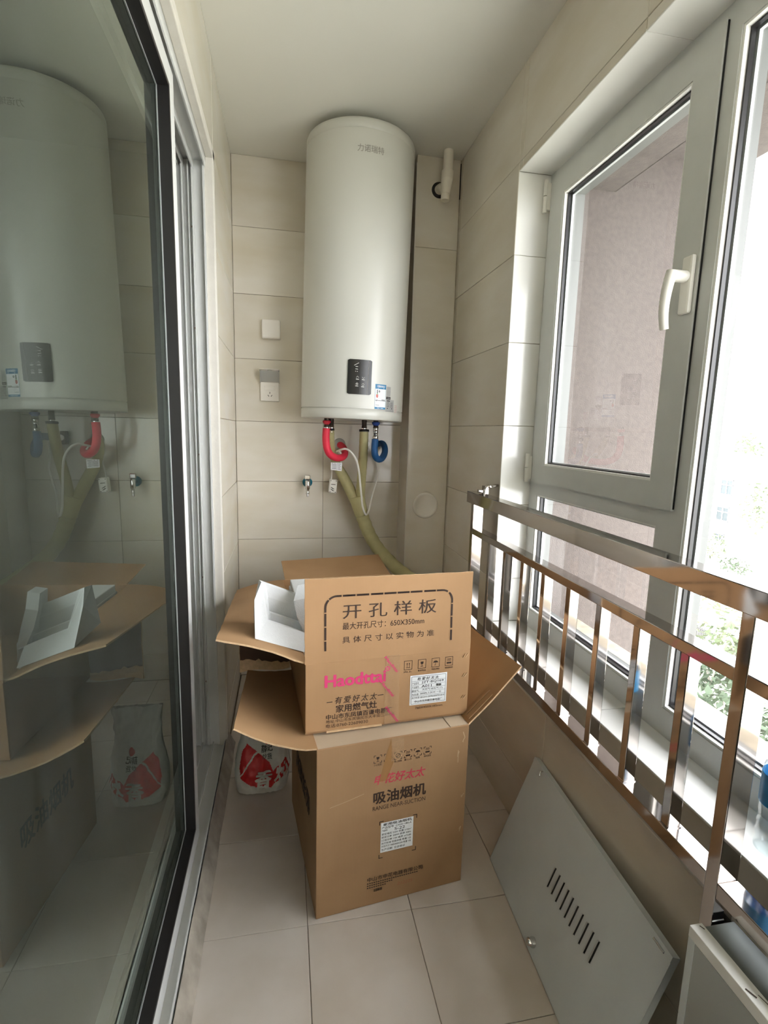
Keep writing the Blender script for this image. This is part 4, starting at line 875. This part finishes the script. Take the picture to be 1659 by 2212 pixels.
for side, nm in ((1, 'bag_body'),):
    m = MB(); vs = []; 
    for sd in (1, -1):
        for i in range(NB+1):
            for j in range(NB+1): vs.append(bagp(i/NB, j/NB, sd))
    K = (NB+1)**2; base = len(m.v); m.v += [tuple(v) for v in vs]
    for sd in range(2):
        for i in range(NB):
            for j in range(NB):
                f = (i*(NB+1)+j, (i+1)*(NB+1)+j, (i+1)*(NB+1)+j+1, i*(NB+1)+j+1); f = tuple(q+sd*K for q in f)
                m.f.append(f); m.sm.append(True); m.mi.append(1 if (sd == 0 and red_at((i+.5)/NB, (j+.5)/NB)) else 0)
    m.build('bag_body', [M['bag'], M['bagred']], bg)
bfm = lambda u, v, e=0.0: bagp(min(max(u, 0), 1), min(max(v, 0), 1), 1)+Vector((0, -0.0025-e, 0))
m = PB(); put_text(m, '薛记', (0.47, 0.435, 0.71, 0.510), bfm, bold=0.012); put_text(m, '炒货', (0.50, 0.358, 0.68, 0.420), bfm, bold=0.012); m.build('black_lettering', M['inkblack'], bg)
m = MB()
ov = [(0.575+0.055*math.cos(math.radians(a)), 0.560+0.040*math.sin(math.radians(a))*(1.3 if a < 180 else 1)) for a in range(0, 360, 20)]
m.add([bfm(u, v, .0003) for u, v in ov], [tuple(range(len(ov)))]); m.build('red_seal', M['bagred'], bg)
m = PB(); put_text(m, '香', (0.39, 0.065, 0.68, 0.240), bfm, bold=0.04, shear=0.1, eps=0.0008); put_text(m, '炒', (0.75, 0.105, 0.96, 0.300), bfm, bold=0.04, shear=0.1, eps=0.0008); m.build('white_lettering', M['bag'], bg)

# ------------------------------------------------------------------ grey vented door panel leaning on the parapet
O_ = Vector((0.606, 1.281, 0.003)); Lu = Vector((-0.027, -0.580, 0)).normalized(); Uu = Vector((0.119, -0.006, 0.325)).normalized(); Nn = Uu.cross(Lu).normalized(); Nf = -Nn if Nn.x > 0 else Nn
vp = thing('vent_panel', 'grey sheet-metal door with a row of louvre slots leaning on the wall', 'panel', tuple(O_))
pfm = lambda u, v, e=0.0: O_+Lu*u+Uu*v+Nf*e
PL, PH = 0.592, 0.352
m = MB(); m.prism([(0, 0), (PL, 0), (PL, PH), (0, PH)], -0.0015, pfm); m.build('door_sheet', M['sheet'], vp)
m = MB()
for (a, b, c, d) in [(0, PH-0.002, PL, PH), (0, 0, PL, 0.002), (0, 0, 0.002, PH), (PL-0.002, 0, PL, PH)]: m.prism([(a, b), (c, b), (c, d), (a, d)], -0.016, pfm)
m.prism([(0.0, PH-0.012), (PL, PH-0.012), (PL, PH), (0, PH)], 0.0015, pfm); m.build('folded_rim', M['sheet'], vp)
for i in range(10):
    u = 0.2515+0.0215*i; v0_, v1_ = 0.156+0.0006*i, 0.212+0.0006*i
    m = MB(); m.add([pfm(u-0.007, v0_+0.004, 0), pfm(u-0.007, v1_-0.004, 0), pfm(u+0.0005, v1_, 0.0035), pfm(u+0.0005, v0_, 0.0035), pfm(u+0.0005, v0_, 0), pfm(u+0.0005, v1_, 0)], [(0, 1, 2, 3), (0, 3, 4), (1, 5, 2)])
    lo = m.build('louvre', M['sheet'], vp)
    m = MB(); m.add([pfm(u+0.0006, v0_+0.001, 0.0003), pfm(u+0.0006, v1_-0.001, 0.0003), pfm(u+0.0006, v1_-0.001, 0.0035), pfm(u+0.0006, v0_+0.001, 0.0035)], [(0, 1, 2, 3)]); stroke(m, [(u+0.0015, v0_+0.001), (u+0.0015, v1_-0.001)], 0.0022, pfm, 0, 0.0004); m.build('slot', M['sheetd'], lo)
rot = Matrix((( Lu.x, Uu.x, Nf.x), (Lu.y, Uu.y, Nf.y), (Lu.z, Uu.z, Nf.z))).to_4x4()
m = MB(); m.lathe([(0.012, 0.0), (0.012, 0.004), (0.009, 0.010), (0.009, 0.016), (0.006, 0.018)], 18, mx=Matrix.Translation(pfm(0.285, 0.028, 0.0)) @ rot); m.build('lock', M['chrome'], vp)
m = MB(); m.tube([pfm(0.060, 0.346, 0.001), pfm(0.062, 0.344, 0.010), pfm(0.066, 0.335, 0.010)], 0.002, 8, sub=2); m.build('hinge_pin', M['chrome'], vp)
m = MB(); m.tube([pfm(0.545, 0.341, 0.001), pfm(0.575, 0.342, 0.002)], 0.0025, 8); m.build('hinge_pin', M['sheetg'], vp)

# grey metal cabinet in the lower right corner
mc = thing('metal_cabinet', 'grey metal cabinet body with bright rim at the lower right', 'cabinet', (0.69, 0.3, 0))
m = MB(); m.box((0.6515, -0.15, 0.002), (0.7345, 0.612, 0.470), 0, 0.002); m.build('body', M['sheetg'], mc)
MB().box((0.674, -0.138, 0.470), (0.7335, 0.610, 0.4855), 0, 0.001).build('top_plate', mat('dull_grey_top', srgb(116, 121, 119), 0.45, var=0.25, vscale=7), mc)
m = MB(); m.box((0.650, -0.151, 0.470), (0.673, 0.613, 0.4905), 0, 0.001); m.build('rim', M['upvcb'], mc)  # white colour paints the sky's reflection onto the metal rim
m = MB(); m.box((0.6505, 0.60, 0.20), (0.652, 0.6125, 0.4845)); m.build('rim_edge', M['sheet'], mc)
m = PB(); cf2 = plane_frame((0.65, 0.612, 0.4905), -Y, X, Z)
stroke(m, [(0.100, 0.005), (0.112, 0.010)], 0.003, cf2); m.cut(); stroke(m, [(0.110, 0.016), (0.125, 0.019)], 0.0014, cf2); m.cut(); stroke(m, [(0.004, 0.015), (0.010, 0.018)], 0.0018, cf2); m.build('scratch', M['dull'], mc)

# water bottle on the sill
wt = thing('water_bottle', 'clear plastic water bottle with a blue label on the window sill', 'bottle', (0.848, 0.655, 0.5605))
mx = Matrix.Translation((0.848, 0.655, 0.5605))
prof = [(0.024, 0.0), (0.031, 0.004)]+[(0.031-0.0022*(i % 2), 0.010+0.011*i) for i in range(7)]+[(0.0315, 0.092), (0.0315, 0.15), (0.029, 0.165), (0.018, 0.19), (0.013, 0.20), (0.013, 0.212)]
MB().lathe(prof, 28, mx=mx).build('bottle_body', M['water'], wt)
MB().lathe([(0.032, 0.092), (0.032, 0.148)], 28, mx=mx, cap=False).build('label_band', M['bottlab'], wt)
MB().lathe([(0.015, 0.205), (0.015, 0.222), (0.013, 0.224)], 20, mx=mx).build('cap', M['white'], wt)

# ------------------------------------------------------------------ far view outside
gd = struct('ground'); m = MB()
gx = [4+i*8 for i in range(20)]; gy = [-60+i*10 for i in range(22)]
m.add([(x, y, -14+0.8*noise.noise((x*.05, y*.05, 0))) for x in gx for y in gy], [(i*22+j, (i+1)*22+j, (i+1)*22+j+1, i*22+j+1) for i in range(19) for j in range(21)], 0, True); m.build('ground_sheet', M['ground'], gd)
ab = thing('apartment_building', 'pale far building with barred windows beyond the trees', 'building', (64, 66, -14))
bx('wall', M['fwall'], ab, (60, 57.4, -14), (70, 76, -3.0))
m = MB(); m.add([(60, 57.4, -3.0), (60, 76, -3.0), (60, 70, -0.6), (60, 60.8, -1.2), (70, 57.4, -3.0), (70, 76, -3.0), (70, 70, -0.6), (70, 60.8, -1.2)], [(0, 1, 2, 3), (7, 6, 5, 4), (3, 2, 6, 7), (0, 3, 7, 4), (1, 5, 6, 2)]); m.build('roof', M['fwall'], ab)
for (y0, y1, z0, z1) in [(62.5, 64.2, -6.5, -4.35), (59.1, 61.1, -6.2, -4.1), (62.6, 64.3, -10.4, -8.3), (59.2, 61.3, -9.9, -7.9), (59.5, 61.1, -12.9, -11.7), (62.8, 64.4, -13.2, -11.9), (66.2, 68.2, -6.8, -4.6), (66.4, 68.4, -10.6, -8.5)]:
    m = MB(); m.box((59.93, y0, z0), (60.02, y1, z1)); wn = m.build('window', M['fwin'], ab)
    m = MB(); t_ = 0.10
    m.box((59.85, y0, z0), (59.95, y0+t_, z1)); m.box((59.85, y1-t_, z0), (59.95, y1, z1)); m.box((59.85, (y0+y1)/2-t_/2, z0), (59.95, (y0+y1)/2+t_/2, z1))
    m.box((59.85, y0, z0), (59.95, y1, z0+t_)); m.box((59.85, y0, z1-t_), (59.95, y1, z1)); m.box((59.85, y0, z0+(z1-z0)*.62), (59.95, y1, z0+(z1-z0)*.62+t_)); m.build('window_bars', M['fwall'], wn)
def tree(x, y, zb, h, r, lab, cat='tree', dark=False, n=420, bare=False, group='trees outside'):
    t = thing('tree' if cat == 'tree' else 'shrub', lab, cat, (x, y, zb), group=group)
    rr = random.Random(int(x*7+y*13)); m = MB()
    m.tube([(x, y, zb-0.3), (x+0.1*r, y, zb+h*0.35), (x, y+0.1*r, zb+h*0.75)], lambda q: (0.035*h)*(1-0.75*q)+0.02, 6, sub=2)
    for k_ in range(8 if bare else 4):
        a = rr.uniform(0, 6.28); m.tube([(x, y, zb+h*rr.uniform(.25, .6)), (x+r*.6*math.cos(a), y+r*.6*math.sin(a), zb+h*rr.uniform(.7, 1.0))], 0.012*h, 5, sub=1)
    m.build('trunk', M['bark'], t)
    m = MB()
    for i in range(n):
        a = rr.uniform(0, 6.28); ph = math.acos(rr.uniform(-1, 1)); q = r*(rr.random()**0.4)
        c = Vector((x+q*math.sin(ph)*math.cos(a), y+q*math.sin(ph)*math.sin(a), zb+h*0.66+q*math.cos(ph)*h*0.36/r))
        s_ = r*rr.uniform(0.06, 0.15); u = Vector((rr.uniform(-1, 1), rr.uniform(-1, 1), rr.uniform(-1, 1))).normalized(); w = u.cross(Vector((0.3, 0.5, 0.8))).normalized()
        m.add([c-u*s_, c+w*s_*.6, c+u*s_, c-w*s_*.6], [(0, 1, 2, 3)])
    o = m.build('foliage', M['leafd'] if dark else M['leaf'], t); return t
tree(62, 49.5, -14, 16.0, 4.0, 'tall leafy tree right of the far building', n=900)
tree(75, 72, -14, 16.5, 3.2, 'tree top rising behind the far building roof', n=600)
tree(58, 53.5, -14, 10.5, 2.0, 'slim climbing tree against the right corner of the far building', n=420)
tree(50, 51.0, -14, 4.2, 1.9, 'small tree in front of the far building', n=260, bare=True)
tree(46, 44.0, -14, 3.2, 1.6, 'round dark shrub by the far road', 'shrub', True, 260, group='shrubs outside')
tree(31, 30.0, -14, 4.6, 2.2, 'bare-branched young tree near the fence below', n=120, bare=True)
tree(27, 25.2, -14, 4.2, 2.4, 'light green bush below the window', 'shrub', False, 420, group='shrubs outside')
tree(23, 22.6, -14, 3.6, 2.4, 'dark dense hedge bush just outside below', 'shrub', True, 520, group='shrubs outside')
tree(20, 18.2, -14, 3.6, 2.6, 'dark evergreen bush lowest in the window view', 'shrub', True, 520, group='shrubs outside')
fc = thing('fence', 'dark slatted fence in the garden far below', 'fence', (31.3, 33, -14))
me0 = None
for i in range(26):
    y = 30.8+i*0.17
    if me0 is None: sl = MB().box((-0.03, -0.04, 0), (0.03, 0.04, 1.0)).build('slat', M['fence'], fc, False); me0 = sl
    else: sl = me0.copy(); COL.objects.link(sl); sl.parent = fc
    sl.location = (0.1*math.sin(i*.1), y-33, 0)
bx('fence_rail', M['fence'], fc, (31.25, 30.7, -13.15), (31.35, 35.2, -13.05))
